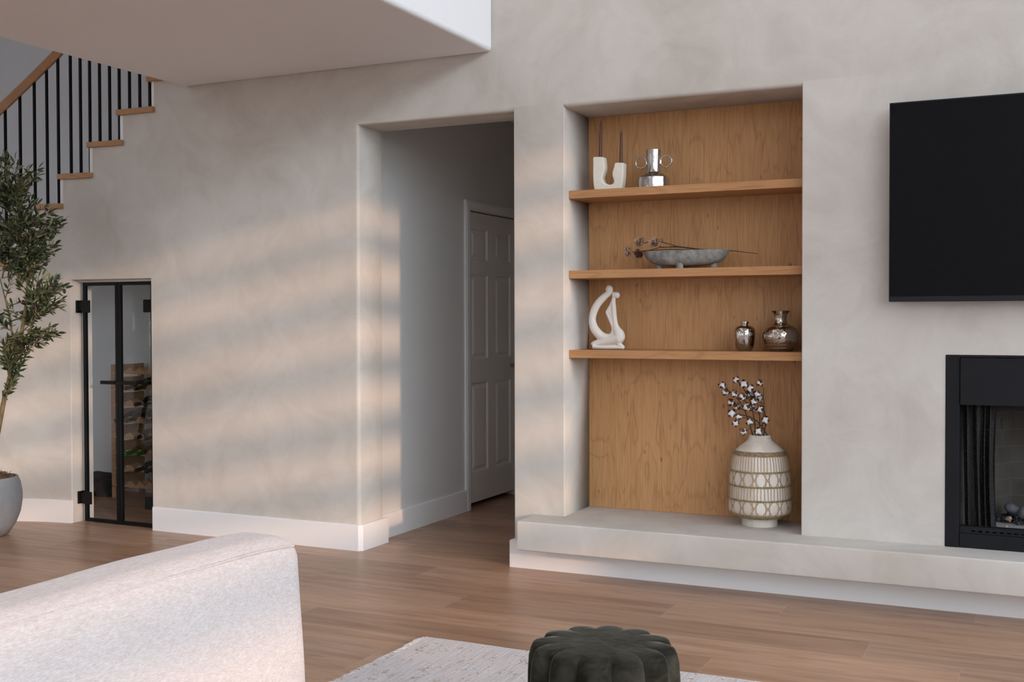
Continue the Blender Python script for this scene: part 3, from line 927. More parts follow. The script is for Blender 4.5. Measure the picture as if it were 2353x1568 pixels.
bz = RIMZ + SZ[1]
dried_flower((-1, -.55, .05), [(1449, 580, 5.55), (1475, 577, 5.56), (1530, 573.5, 5.585), (1610, 574, 5.62), (1655, 576, 5.63)], 'dried brown flower with a low head hanging lowest and furthest left of the bowl', 1, r=.022)
dried_flower((-.55, -.6, .6), [(1474, 560, 5.57), (1490, 556.5, 5.58), (1512, 554, 5.60), (1555, 566, 5.61), (1620, 575, 5.63), (1660, 577, 5.64)], 'dried brown flower with the tallest upright head at the left rim', 2, r=.023)
dried_flower((-.8, .1, -.5), [(1472, 580, 5.60), (1485, 577, 5.61), (1520, 568, 5.625), (1560, 568, 5.635), (1620, 575, 5.645), (1665, 577, 5.65)], 'darker dried brown flower tucked behind the other heads', 3, 'stem', r=.020)
dried_flower((-.35, -.65, .65), [(1508, 562, 5.55), (1522, 569, 5.56), (1555, 566, 5.575), (1610, 573, 5.60), (1690, 577, 5.625), (1741, 583.5, 5.64)], 'dried brown flower with head over the bowl and long stem past the right end', 4, r=.024)


# white figure: two leaning bodies in one casting
def figure():
    Y = 5.575; ox, oy, sc = 1320, 640, 8.7125; m = .00227 / sc
    base = at(1395, 804.3, 1, Y)
    def p(x, y, dy=0): q = at(ox + x / sc, oy + y / sc, 1, Y); return Vector((q.x - base.x, dy, q.z - base.z))
    b = MB()
    def tb(l, flat=1): b.tube([p(x, y) for x, y, r in l], [(r * 1.06 + 7) * m for x, y, r in l], 14, flat=flat, up=(0, 0, 1))
    def sm(l, it=2):
        for _ in range(it):
            o = [l[0]]
            for a, c in zip(l[:-1], l[1:]):
                o += [tuple(a[k] * .75 + c[k] * .25 for k in range(3)), tuple(a[k] * .25 + c[k] * .75 for k in range(3))]
            l = o + [l[-1]]
        return l
    b.ball(p(698, 238), (78 * m, 70 * m, 82 * m), 20, 14)
    tb(sm([(705, 270, 58), (698, 310, 56), (655, 345, 52), (575, 410, 64), (470, 520, 68), (395, 660, 68), (358, 800, 66), (358, 900, 68), (392, 1020, 78), (465, 1120, 84), (540, 1190, 84), (640, 1225, 78), (730, 1205, 66), (790, 1130, 50), (800, 1040, 40)]), .75)
    b.ball(p(848, 358), (68 * m, 60 * m, 66 * m), 18, 12); tb([(770, 345, 44), (850, 358, 54)])
    tb(sm([(800, 375, 36), (785, 430, 32), (778, 500, 38), (785, 600, 42), (795, 720, 42), (806, 840, 40), (822, 960, 46), (850, 1050, 70), (890, 1130, 100), (900, 1200, 112), (860, 1240, 100)]), .9)
    tb(sm([(770, 480, 30), (712, 600, 26), (650, 690, 22), (650, 705, 22), (700, 810, 30), (755, 920, 36), (790, 1020, 38), (775, 1100, 34), (720, 1170, 30)]), .8)
    tb(sm([(690, 680, 34), (740, 760, 40), (770, 880, 40), (790, 980, 40)]), .55)
    tb(sm([(735, 620, 30), (730, 700, 46), (760, 800, 40)]), .5)
    tb(sm([(900, 1215, 110), (780, 1255, 92), (640, 1290, 82), (500, 1320, 74), (395, 1350, 66), (380, 1372, 58)]), .95)
    tb(sm([(385, 1375, 58), (520, 1398, 40), (700, 1402, 38), (860, 1400, 34), (985, 1410, 24)]), 1.5)
    tb(sm([(880, 1320, 44), (930, 1370, 34), (1000, 1412, 18)]), 1.3)
    o = b.build('figurine', 'ceramic2', smooth=0, loc=(base.x, Y, SZ[2]))
    r = o.modifiers.new('remesh', 'REMESH'); r.mode = 'VOXEL'; r.voxel_size = .0022; r.use_smooth_shade = True
    s = o.modifiers.new('smooth', 'SMOOTH'); s.iterations = 3; s.factor = .5
    zmin = min(v[2] for v in b.v); o.location.z = SZ[2] - zmin + .0004
    tag(o, 'cream abstract figurine of two leaning forms on the lowest shelf', 'figurine')


figure()


def vase_small():
    Y = 5.60; c = at(1711, 806, 1, Y); k = .00215 / 12.063
    hw = [(0, 1300), (165, 1300), (190, 1285), (240, 1200), (270, 1080), (285, 900), (288, 780), (278, 690), (235, 630), (150, 592), (88, 572), (86, 560), (112, 535), (118, 480), (110, 474), (95, 480), (90, 560)]
    prof = [(max(a, 1) * k, (1300 - y) * k) for a, y in hw]
    o = MB().lathe(prof, 56, wob=lambda a, z: 1 + .012 * math.cos(6 * a)).build('bud_vase', 'chrome', smooth=60, loc=(c.x, Y, SZ[2]))
    tag(o, 'small smooth dark chrome vase on the lowest shelf', 'vase')


vase_small()


def vase_large():
    Y = 5.60; c = at(1793.5, 807, 1, Y); k = .00214 / 12.063
    t = thing('hammered_vase', 'round hammered metal vase with flared neck on the lowest shelf', 'vase', (c.x, Y, SZ[2]))
    hw = [(0, 1305), (285, 1305), (330, 1270), (400, 1180), (465, 1050), (495, 930), (498, 840), (470, 740), (400, 650), (300, 590), (215, 560), (180, 500), (165, 420), (172, 330), (205, 250), (275, 188), (268, 184), (195, 250), (160, 330), (155, 420)]
    MB().lathe([(max(a, 1) * k, (1305 - y) * k) for a, y in hw], 64).build('body', 'bronze', t, smooth=60)
    for y, hw_ in ((605, 318), (945, 493), (1040, 468), (1128, 428), (1212, 380)):
        d = MB(); n = 64; r = (hw_ + 1) * k
        d.tube([((r + .0009 * math.cos(a * n)) * math.cos(a), (r + .0009 * math.cos(a * n)) * math.sin(a), (1305 - y) * k) for a in [2 * PI * i / (n * 6) for i in range(n * 6)]], .0013, 5, closed=True)
        d.build('bead_row', 'chrome', t)


vase_large()


# ------------------------------------------------------------------ big woven vase with cotton
VC = Vector((at(1745.5, 1150, 1, 5.588).x, 5.588, NZ0)); VK = .00215 / 6.2727
def vz(y): return (1422 - y) * VK
VPROF = [(0, 1422), (253, 1422), (256, 1395), (252, 1350), (262, 1330), (300, 1300), (352, 1272), (415, 1240), (440, 1200), (445, 1150), (443, 1000), (436, 850), (428, 700), (416, 560), (400, 470), (380, 395), (350, 345), (318, 320), (270, 275), (215, 235), (178, 200), (160, 165), (152, 125), (146, 120), (134, 124), (140, 165), (150, 210)]
def vr(z):
    q = [(max(a, 1) * VK, vz(y)) for a, y in VPROF[:23]]
    for (r0, z0), (r1, z1) in zip(q[:-1], q[1:]):
        if z0 <= z <= z1 and z1 > z0: return r0 + (r1 - r0) * (z - z0) / (z1 - z0)
    return q[-1][0]


def woven_vase():
    t = thing('floor_vase', 'large whitewashed wooden vase wrapped in woven cane on the hearth ledge', 'vase', tuple(VC))
    MB().lathe([(max(a, 1) * VK, vz(y)) for a, y in VPROF], 64).build('body', 'vasew', t, smooth=60)
    rnd = random.Random(3)
    def braid(y0, y1, rows, r=.0022):
        b = MB()
        for k in range(rows):
            y = y0 + (y1 - y0) * (k + .5) / rows; z = vz(y); R = vr(z) + r * .9; ph = rnd.random() * 6
            for h in (0, PI):
                b.tube([((R + .0010 * math.sin(a * 34 + h + ph)) * math.cos(a), (R + .0010 * math.sin(a * 34 + h + ph)) * math.sin(a), z + .0016 * math.cos(a * 34 + h + ph)) for a in [2 * PI * i / 180 for i in range(180)]], r * .85, 5, closed=True)
        b.build('woven_band', 'grass', t)
    braid(338, 402, 5); braid(1225, 1300, 6)
    for y in (622, 828, 1025): braid(y - 13, y + 13, 2, .0021)
    w = MB()
    def stick(a0, y0, a1, y1, r=.0017):
        n = 6; pts = []
        for i in range(n + 1):
            f = i / n; y = y0 + (y1 - y0) * f; a = a0 + (a1 - a0) * f; z = vz(y); R = vr(z) + r * .8
            pts.append((R * math.cos(a), R * math.sin(a), z))
        w.tube(pts, r, 5)
    N = 58
    for i in range(N):
        a = 2 * PI * i / N; j = rnd.uniform(-.015, .015)
        stick(a, 395, a + j, 622); stick(a, 828, a - j, 1025)
    M = 15
    for y0, y1 in ((622, 828), (1025, 1232)):
        for i in range(M):
            a = 2 * PI * (i + .4) / M; h = 2 * PI / M
            stick(a - .06, y0, a - .06, y1); stick(a + .06, y0, a + .06, y1)
            stick(a - h * .38, y0, a + h * .38, y1); stick(a + h * .38, y0, a - h * .38, y1)
    w.build('cane_weave', 'cane', t)


woven_vase()


def cotton():
    ox, oy, sc = 1620, 850, 8.7125
    stems = [
        ([(355, 330, 0), (425, 445, .01), (535, 660, .02), (650, 750, .03)], 'cotton stem reaching furthest left, with four bolls'),
        ([(635, 215, 0), (780, 300, -.01), (605, 490, -.02), (750, 560, -.03)], 'cotton stem whose boll is the topmost of the bunch'),
        ([(920, 390, .0), (880, 520, .02), (850, 755, -.02), (905, 1050, -.03)], 'upright cotton stem in the middle of the bunch'),
        ([(1100, 275, .0), (1060, 490, -.02), (990, 640, -.03), (965, 770, .02)], 'cotton stem with a hooked tip at the right of the bunch'),
        ([(1085, 580, .03), (985, 540, .03), (1120, 805, .0), (1220, 1020, -.02), (1080, 1245, -.05)], 'cotton stem lowest on the right, with a boll on the vase rim'),
        ([(540, 890, 0), (690, 950, -.02), (610, 1060, -.03), (780, 1240, -.05)], 'low cotton stem drooping over the left of the vase mouth')]
    mouth = VC + Vector((0, 0, vz(124)))
    rnd = random.Random(11)
    def P(x, y, d): return at(ox + x / sc, oy + y / sc, 1, VC.y + d)
    # one boll and its husk, shared by every copy
    fl = MB()
    for k in range(4):
        a = k * PI / 2 + .3; fl.ball((.0078 * math.cos(a), .0078 * math.sin(a), .002), (.0098, .0098, .0135), 12, 8, None, .25, k)
    fl.ball((0, 0, .011), (.008, .008, .007), 10, 6, None, .3, 9)
    hk = MB()
    for k in range(4):
        a = k * PI / 2 + .3 + PI / 4; e = Vector((-math.sin(a), math.cos(a), 0)); d = Vector((math.cos(a), math.sin(a), 0))
        rows = []
        for j in range(6):
            f = j / 5; th = f * 1.75 ; rr = .0212 * math.sin(.2 + th * .95); z = -.016 + .034 * f
            wd = .0118 * math.sin(PI * min(.98, .16 + f * .84)) ; c = d * rr + Vector((0, 0, z))
            rows.append((c - e * wd - d * .003, c, c + e * wd - d * .003))
        vs = [v for r_ in rows for v in r_]; fs = []
        for j in range(5):
            for q in range(2): fs.append((j * 3 + q, j * 3 + q + 1, j * 3 + q + 4, j * 3 + q + 3))
        hk.add(vs, fs)
    hk.tube([(0, 0, -.020), (0, 0, -.012)], [.002, .005], 6)
    bme = hme = None
    for si, (bl, lb) in enumerate(stems):
        root = mouth + Vector(((si - 2.5) * .006, (si % 3 - 1) * .012, -.10)); neck = mouth + Vector(((si - 2.5) * .013, (si % 3 - 1) * .014, .002))
        t = thing('cotton_stem', lb, 'cotton', tuple(root), 0, 'cotton stems in the woven vase')
        pts = [P(*b) for b in bl]
        tip = pts[0]; sb = MB()
        path = [root, neck]
        for f in (.2, .4, .6, .8, .93, 1):
            q = neck.lerp(tip, f); q.z += .03 * math.sin(f * PI) * (1 if abs(tip.x - neck.x) > .05 else .2); q.x += (.012 * math.sin(f * PI) if tip.x > neck.x else .02 * math.sin(f * PI)); path.append(q)
        if si == 3: path[-1] = tip + Vector((.010, 0, -.008)); path[-2] = tip + Vector((.019, 0, -.028)); path[-3] = tip + Vector((.017, 0, -.060))
        sb.tube([p - root for p in path], [.0034, .0034, .0031, .0028, .0025, .0022, .0019, .0016], 6)
        for i, b in enumerate(pts):
            j = min(range(2, len(path)), key=lambda q: (path[q] - b).length + (0 if path[q].z < b.z else .05)) if i else len(path) - 1
            att = path[j] if path[j].z < b.z or not i else path[max(1, j - 1)]
            ax = (b - att); ax = ax.normalized() if ax.length > .004 else Vector((-.3, -.5, .8)).normalized()
            ax = (ax + Vector((rnd.uniform(-.7, .7), rnd.uniform(-1.0, .1), rnd.uniform(-.1, .5)))).normalized()
            if i: sb.tube([att - root, att.lerp(b - ax * .018, .5) + Vector((0, 0, -.003)) - root, b - ax * .018 - root], .0014, 6)
            mt = Matrix.Translation(b - root) @ ax.to_track_quat('Z', 'Y').to_matrix().to_4x4() @ Matrix.Rotation(rnd.uniform(0, 1.5), 4, 'Z')
            if bme is None:
                o = fl.build('cotton_boll', 'cotton', t, smooth=60); h = hk.build('husk', 'husk', o, smooth=60, rec=False); bme, hme = o.data, h.data
            else:
                o = bpy.data.objects.new('cotton_boll', bme); COL.objects.link(o); o.parent = t
                h = bpy.data.objects.new('husk', hme); COL.objects.link(h); h.parent = o
            o.matrix_local = mt
            s_ = rnd.uniform(.88, 1.12); o.scale = (s_, s_, s_)
        sb.build('stem', 'stem', t)


cotton()

# ------------------------------------------------------------------ television
def tv():
    YT = 5.300
    a = at(2041, 237, 1, YT); b = at(2045, 694, 1, YT)
    x0 = (a.x + b.x) / 2; z1, z0 = a.z, b.z; w = 1.575
    t = thing('television', 'large black wall-mounted television above the fireplace', 'television', (x0 + w / 2, YT, z0))
    h = z1 - z0
    MB().box(-w / 2, w / 2, .001, .028, 0, h).build('frame', 'bezel', t, smooth=0, bevel=.003)
    MB().box(-w / 2 + .005, w / 2 - .005, -.0005, .0012, .024, h - .006).build('screen', 'screen', t, smooth=0)
    MB().box(-w / 2 + .15, w / 2 - .15, .0282, .055, .06, h * .62).build('back_housing', 'bezel', t, smooth=0, bevel=.008)
    MB().box(-.25, .25, .0552, YW - YT - .0005, .2, .45).build('wall_mount', 'black', t, smooth=0)


tv()

# ------------------------------------------------------------------ fireplace
def fireplace():
    o = Vector((.11, YW, FZ0))
    t = thing('fireplace', 'black metal built-in fireplace with brick firebox at right', 'fireplace', tuple(o))
    T = Matrix.Translation(-o)
    xi0, xi1 = -.356, .576
    fr = MB().box(FX0 + .001, xi0, YW - .004, 5.469, FZ0, FZ1 - .001).box(xi1, FX1 - .001, YW - .004, 5.469, FZ0, FZ1 - .001).box(xi0, xi1, YW - .004, 5.469, FZ1 - .012, FZ1 - .001)
    fr.xf(T).build('frame', 'matteblack', t, smooth=0, bevel=.002)
    MB().box(xi0 + .002, xi1 - .002, YW - .010, YW + .02, .921, FZ1 - .013).xf(T).build('hood_panel', 'matteblack', t, smooth=0, bevel=.003)
    MB().box(xi0 + .002, xi1 - .002, YW - .002, YW + .02, FZ0 + .001, .349).xf(T).build('lower_panel', 'matteblack', t, smooth=0, bevel=.003)
    v = MB().box(xi0 + .002, xi1 - .002, YW + .006, YW + .05, .350, .358).box(xi0 + .002, xi1 - .002, YW + .006, YW + .05, .364, .380)
    x = xi0 + .05
    v.box(xi0 + .002, x, YW + .006, YW + .012, .358, .364)
    while x < xi1 - .03:
        v.box(x + .017, x + .029, YW + .006, YW + .012, .358, .364); x += .029
    v.box(x, xi1 - .002, YW + .006, YW + .012, .358, .364)
    v.xf(T).build('vent_strip', 'matteblack', t, smooth=0)
    # brick firebox: slanted sides
    y0, y1 = 5.468, 5.87; zt, zb = 1.10, .372
    A = [(-.358, y0), (-.150, y1), (.37, y1), (.578, y0)]
    f = MB()
    for (p, q) in zip(A[:-1], A[1:]): f.add([(p[0], p[1], zb), (q[0], q[1], zb), (q[0], q[1], zt), (p[0], p[1], zt)], [(0, 1, 2, 3)])
    f.xf(T).build('firebox', 'brick', t, smooth=0)
    MB().add([(*p, zb) for p in A] + [(*p, zb - .03) for p in A], [(0, 1, 2, 3), (4, 7, 6, 5), (0, 3, 7, 4), (1, 5, 6, 2), (0, 4, 5, 1), (3, 2, 6, 7)]).xf(T).build('firebox_floor', 'ledge', t, smooth=0)
    MB().add([(*p, zt) for p in A] + [(*p, zt + .02) for p in A], [(0, 1, 2, 3), (4, 7, 6, 5), (0, 3, 7, 4), (1, 5, 6, 2), (0, 4, 5, 1), (3, 2, 6, 7)]).xf(T).build('firebox_top', 'matteblack', t, smooth=0)
    MB().box(xi0 + .002, xi1 - .002, YW + .055, YW + .068, .895, 1.10).xf(T).build('smoke_guard', 'matteblack', t, smooth=0)
    for sgn in (-1, 1):
        n = 90; vs = []; fs = []; L, R = (-.345, -.205)
        for j in range(14):
            z = .381 + (.925 - .381) * j / 13
            for i in range(n + 1):
                u = i / n; sag = .012 * (1 - j / 13) * (1 if u > .5 else .3)
                x = L + .012 * (1 - j / 13) + (R - L - .012 * (1 - j / 13) - .008 * math.sin(j / 13 * PI)) * u; y = YW + .036 + .012 * math.sin((u + .06 * math.sin(u * 9)) * 2 * PI * 4.2) + .003 * math.sin(u * 31 + z * 6)
                vs.append((x if sgn < 0 else .22 - x, y, z))
        for j in range(13):
            for i in range(n): a = j * (n + 1) + i; fs.append((a, a + 1, a + n + 2, a + n + 1))
        MB().add(vs, fs).xf(T).build('mesh_curtain', 'chain', t, smooth=80, rec=False)
    MB().tube([(xi0 + .004, YW + .036, .926), (xi1 - .004, YW + .036, .926)], .004, 8).xf(T).build('curtain_rod', 'black', t)
    p = at(2301, 962, 1, YW + .05); q = at(2303, 985, 1, YW + .05)
    MB().tube([(p.x - .004, YW + .036, p.z + .006), (p.x, YW + .05, p.z), (q.x, YW + .05, q.z)], .0032, 8).tube([(q.x, YW + .05, q.z), (q.x, YW + .05, q.z - .004)], .005, 8).xf(T).build('curtain_pull', 'bezel', t)
    MB().lathe([(.006, 0), (.005, .012), (.004, .013)], 10, c=(at(2312, 1205, 1, YW + .07).x - o.x, .085, zb - FZ0), capt=True).build('screw', 'ledge', t)
    return zb


ZFB = fireplace()
rnd = random.Random(5)
def pebble(px, py, Y, r, rot, label, mat='pebble'):
    c = at(px, py, 1, Y); m = Matrix.Rotation(rot, 3, 'Y'); b = MB().ball((0, 0, 0), r, 28, 18, m, .12, 3)
    zl = min(v[2] for v in b.v)
    o = b.build('pebble', mat, smooth=60, loc=(c.x, Y, ZFB - zl + .022 if mat == 'pebble' else ZFB - zl + .012)); tag(o, label, 'pebble'); return o
pebble(2327, 1182, 5.70, (.039, .034, .025), .52, 'dark grey smooth pebble by the back corner of the firebox')
pebble(2362, 1190, 5.62, (.046, .038, .031), -.45, 'lighter grey smooth pebble nearest the front of the firebox')
c_ = at(2318, 1200, 1, 5.60); 
o = MB().ball((0, 0, 0), (.0135, .012, .012), 9, 6, None, .5, 2).build('pebble', 'pinkrock', smooth=0, loc=(c_.x, 5.60, ZFB + .022)); tag(o, 'small tan angular stone among the black lava rocks', 'pebble')
rocks = []
k = 0
while k < 46:
    x = rnd.uniform(-.26, -.02); y = rnd.uniform(5.575, 5.76)
    lim = -.335 + (y - 5.468) / (5.87 - 5.468) * .185 + .025
    if x < lim or (abs(x - c_.x) < .026 and abs(y - 5.60) < .024): continue
    if any((x - a) ** 2 + (y - b) ** 2 < .018 ** 2 for a, b in rocks): continue
    rocks.append((x, y)); r = rnd.uniform(.008, .0135)
    b = MB().ball((0, 0, 0), (r * rnd.uniform(.9, 1.3), r, r * .9), 8, 5, Matrix.Rotation(rnd.random(), 3, 'Z'), .7, k + 10)
    o = b.build('lava_rock', 'lava', smooth=0, loc=(x, y, ZFB - min(v[2] for v in b.v) - .0005))
    tag(o, 'small black lava rock scattered on the firebox floor', 'rock', 'lava rocks on the firebox floor'); k += 1

# ------------------------------------------------------------------ glass doors of the wine closet
GY = 5.445
struct(MB().box(GX0 - .0, GX1, 5.437, 5.555, 1.5475, GZ + .002).build('trim_1', 'plaster', smooth=0), 'plaster stop above the glass doors', 'trim')
struct(MB().box(GX0 - .001, -5.646, 5.4665, 5.527, 0, 1.5473).build('trim_2', 'white', smooth=0), 'white jamb lining behind the glass doors', 'trim')
def glass_door(n, x0, x1, hinge, label):
    z0, z1 = .006, 1.546; w = .021
    d = struct(thing('door_%d' % n, label, 'door', ((x0 + x1) / 2, GY, 0)))
    T = Matrix.Translation(-Vector(d.location))
    MB().box(x0, x0 + w, GY - .012, GY + .012, z0, z1).box(x1 - w, x1, GY - .012, GY + .012, z0, z1).box(x0 + w, x1 - w, GY - .012, GY + .012, z0, z0 + w).box(x0 + w, x1 - w, GY - .012, GY + .012, z1 - w, z1).xf(T).build('frame', 'black', d, smooth=0, bevel=.002)
    MB().add([(x0 + w, GY, z0 + w), (x1 - w, GY, z0 + w), (x1 - w, GY, z1 - w), (x0 + w, GY, z1 - w)], [(0, 1, 2, 3)]).xf(T).build('glass', 'leafglass', d, smooth=0)
    for z in (1.352, .118):
        hx = GX0 + .0165 if hinge < 0 else GX1 - .0165
        if hinge < 0: b = MB().box(x0 + .001, x0 + .068, GY - .026, GY - .0125, z, z + .08).box(GX0 + .0015, x0 + .001, GY - .024, GY - .014, z + .012, z + .068).box(GX0 + .0015, GX0 + .012, GY - .036, GY + .02, z, z + .08)
        else: b = MB().box(x1 - .068, x1 - .001, GY - .026, GY - .0125, z, z + .08).box(x1 - .001, GX1 - .0015, GY - .024, GY - .014, z + .012, z + .068)
        b.xf(T).build('hinge', 'black', d, smooth=0, bevel=.003)
    s = x1 if hinge < 0 else x0; e = s - .122 if hinge < 0 else s + .172
    z = .908
    a_, b_ = sorted((s - (.004 if hinge < 0 else -.004), e))
    MB().box(a_, b_, GY - .042, GY - .024, z - .011, z + .011).box(a_, a_ + .014, GY - .024, GY + .014, z - .008, z + .008).box(b_ - .014, b_, GY - .024, GY + .014, z - .008, z + .008).xf(T).build('door_handle', 'black', d, smooth=0, bevel=.003)


glass_door(2, -5.629, -5.334, -1, 'left black framed glass leaf of the wine closet')
glass_door(3, -5.331, -5.040, 1, 'right black framed glass leaf of the wine closet')
# wall switch inside the closet jamb
sw = MB().box(0, .006, -.014, .014, -.03, .03).build('light_switch', 'switch', smooth=0, bevel=.002, loc=(-5.646, 5.511, .905)); tag(sw, 'small white switch on the jamb behind the left glass leaf', 'switch')


# wine rack and bottles
RY = 6.235
def wine_rack():
    x0 = at(256, 1000, 1, RY).x; x1 = -5.30; d = .30
    zb = [at(300, y, 1, RY).z for y in (860, 898, 934.5, 972, 1009.5, 1047, 1083.6, 1121)]
    t = thing('wine_rack', 'wavy wooden wine rack standing behind the closet glass', 'rack', (x0, RY, 0)); T = Matrix.Translation((-x0, -RY, 0))
    top = zb[0] + .065
    for xx in (x0, x1 - .035):
        b = MB()
        for i, z in enumerate(zb + [.0]):
            z1_ = (zb[i - 1] - .004 if i else top); zz = z if i < len(zb) else 0.0005
            b.box(xx, xx + .035, RY, RY + .03, zz + .002, z1_ + .002).box(xx + .003, xx + .032, RY + .03, RY + d - .03, zz + .02 + (.04 if i == len(zb) else 0), min(z1_, zz + .09)).box(xx, xx + .035, RY + d - .03, RY + d, zz + .002, z1_ + .002)
        b.xf(T).build('side_panel', 'rack', t, smooth=0)
    for z in zb:
        for yy in (RY + .001, RY + .160):
            n = 90; poly = [(x0 + .0355, z), (x1 - .0355, z)]
            for i in range(n + 1):
                x = x1 - .0355 - (x1 - x0 - .071) * i / n; poly.append((x, z + .033 + .0135 * math.cos((x - x0 - .0851) / .0925 * 2 * PI)))
            MB().prism(poly, yy, yy + .02).xf(T).build('wavy_rail', 'rack', t, smooth=0)
    return zb


ZB = wine_rack()


def bottle_proto(name, label, glass, foil, band):
    t = thing(name, label, 'bottle', (0, 0, 0), 0, 'wine bottles in the rack')
    pr = [(.001, 0), (.034, 0), (.0365, .006), (.0365, .185), (.034, .205), (.020, .232), (.0145, .25), (.0138, .262)]
    MB().lathe(pr, 20).xf(Matrix.Rotation(PI / 2, 4, 'X')).build('glass_body', glass, t, smooth=60)
    MB().lathe([(.0147, .256), (.0150, .30), (.0162, .302), (.0162, .318), (.013, .320), (.001, .320)], 18).xf(Matrix.Rotation(PI / 2, 4, 'X')).build('foil_capsule', foil, t, smooth=50)
    if band: MB().lathe([(.0152, .252), (.0156, .253), (.0156, .266), (.0152, .267)], 18, capb=False).xf(Matrix.Rotation(PI / 2, 4, 'X')).build('foil_band', 'foilband', t)
    return t


rowname = ['second', 'second', 'third', 'fourth', 'fifth', 'sixth', 'seventh']
protos = {}
bl = [(1, 291, 890, 'd', 'dark bottle lying in the second rack row, nearest the door stile'), (1, 306, 889, 'd', 'dark bottle lying in the second rack row, behind the door handle'), (1, 347, 893, 'd', 'dark bottle in the second rack row, cut off by the wall edge'),
      (2, 305, 927, 'b', 'grey banded bottle in the third rack row, left of its neighbour'), (2, 328, 928, 'b', 'grey banded bottle in the third rack row, right of its neighbour'),
      (3, 267, 963, 'd', 'dark bottle poking past the left side of the door stile'), (3, 291, 963, 'd', 'dark bottle in the middle of the fourth rack row'), (3, 322, 963, 'd', 'dark bottle at the right of the fourth rack row'),
      (4, 308, 1003, 'b', 'grey banded bottle in the fifth rack row, left of its neighbour'), (4, 331, 1004, 'b', 'grey banded bottle in the fifth rack row, right of its neighbour'),
      (5, 289, 1039, 'g', 'pale bottle with green capsule nearest the door stile'), (5, 311, 1040, 'g', 'pale bottle with green capsule further from the door stile'),
      (6, 311, 1077, 'd', 'black bottle in the seventh rack row, neck showing in full'), (6, 334, 1080, 'd', 'black bottle in the seventh rack row, half behind the wall edge')]
for row, px, py, kd, lb in bl:
    spec = {'d': ('bottle', 'foil', False), 'b': ('bottle', 'foil', True), 'g': ('bottleclear', 'foilgreen', False)}[kd]
    if kd not in protos: o = protos[kd] = bottle_proto('wine_bottle', lb, *spec)
    else: o = copy_tree(protos[kd])
    p = at(px, py, 1, RY - .095); x0 = at(256, 1000, 1, RY).x
    i = round((p.x - x0 - .0851) / .0925 - .5) + .5; x = x0 + .0851 + .0925 * i
    o['label'] = lb; o.location = (x, RY + .225, ZB[row] + .0640); o.rotation_euler = (.1347, 0, 0)
_cl = thing('added_closet_lamp', 'small round lamp added above the wine rack to brighten the closet', 'lamp', (-5.55, 6.0, 1.62))  # lamp added to brighten the closet interior
MB().lathe([(.001, 0), (.045, 0), (.05, .01), (.05, .03), (.001, .03)], 24).build('added_lamp_housing', 'white', _cl)
_cb = MB().lathe([(.001, -.006), (.036, -.006), (.040, 0)], 24, capb=False)
_em = bpy.data.materials.new('added_lamp_diffuser'); _em.use_nodes = True; _em.node_tree.nodes['Principled BSDF'].inputs['Emission Color'].default_value = (1, .86, .70, 1); _em.node_tree.nodes['Principled BSDF'].inputs['Emission Strength'].default_value = 12
_cb.build('added_lamp_diffuser', _em, _cl)
struct(MB().box(-6.9, -4.62, 5.585, 6.555, 1.65, 1.68).build('ceiling_closet', 'stairwall', smooth=0))
b = MB().ball((0, 0, .06), (.17, .12, .115), 24, 14, None, .25, 4).ball((.12, -.02, .05), (.10, .09, .085), 20, 12, None, .25, 6)
b.v = [(x, y, max(z, 0)) for x, y, z in b.v]
tag(b.build('bag', 'bag', smooth=60, loc=(-6.44, 6.34, .0005)), 'black rounded bag slumped on the closet floor', 'bag')

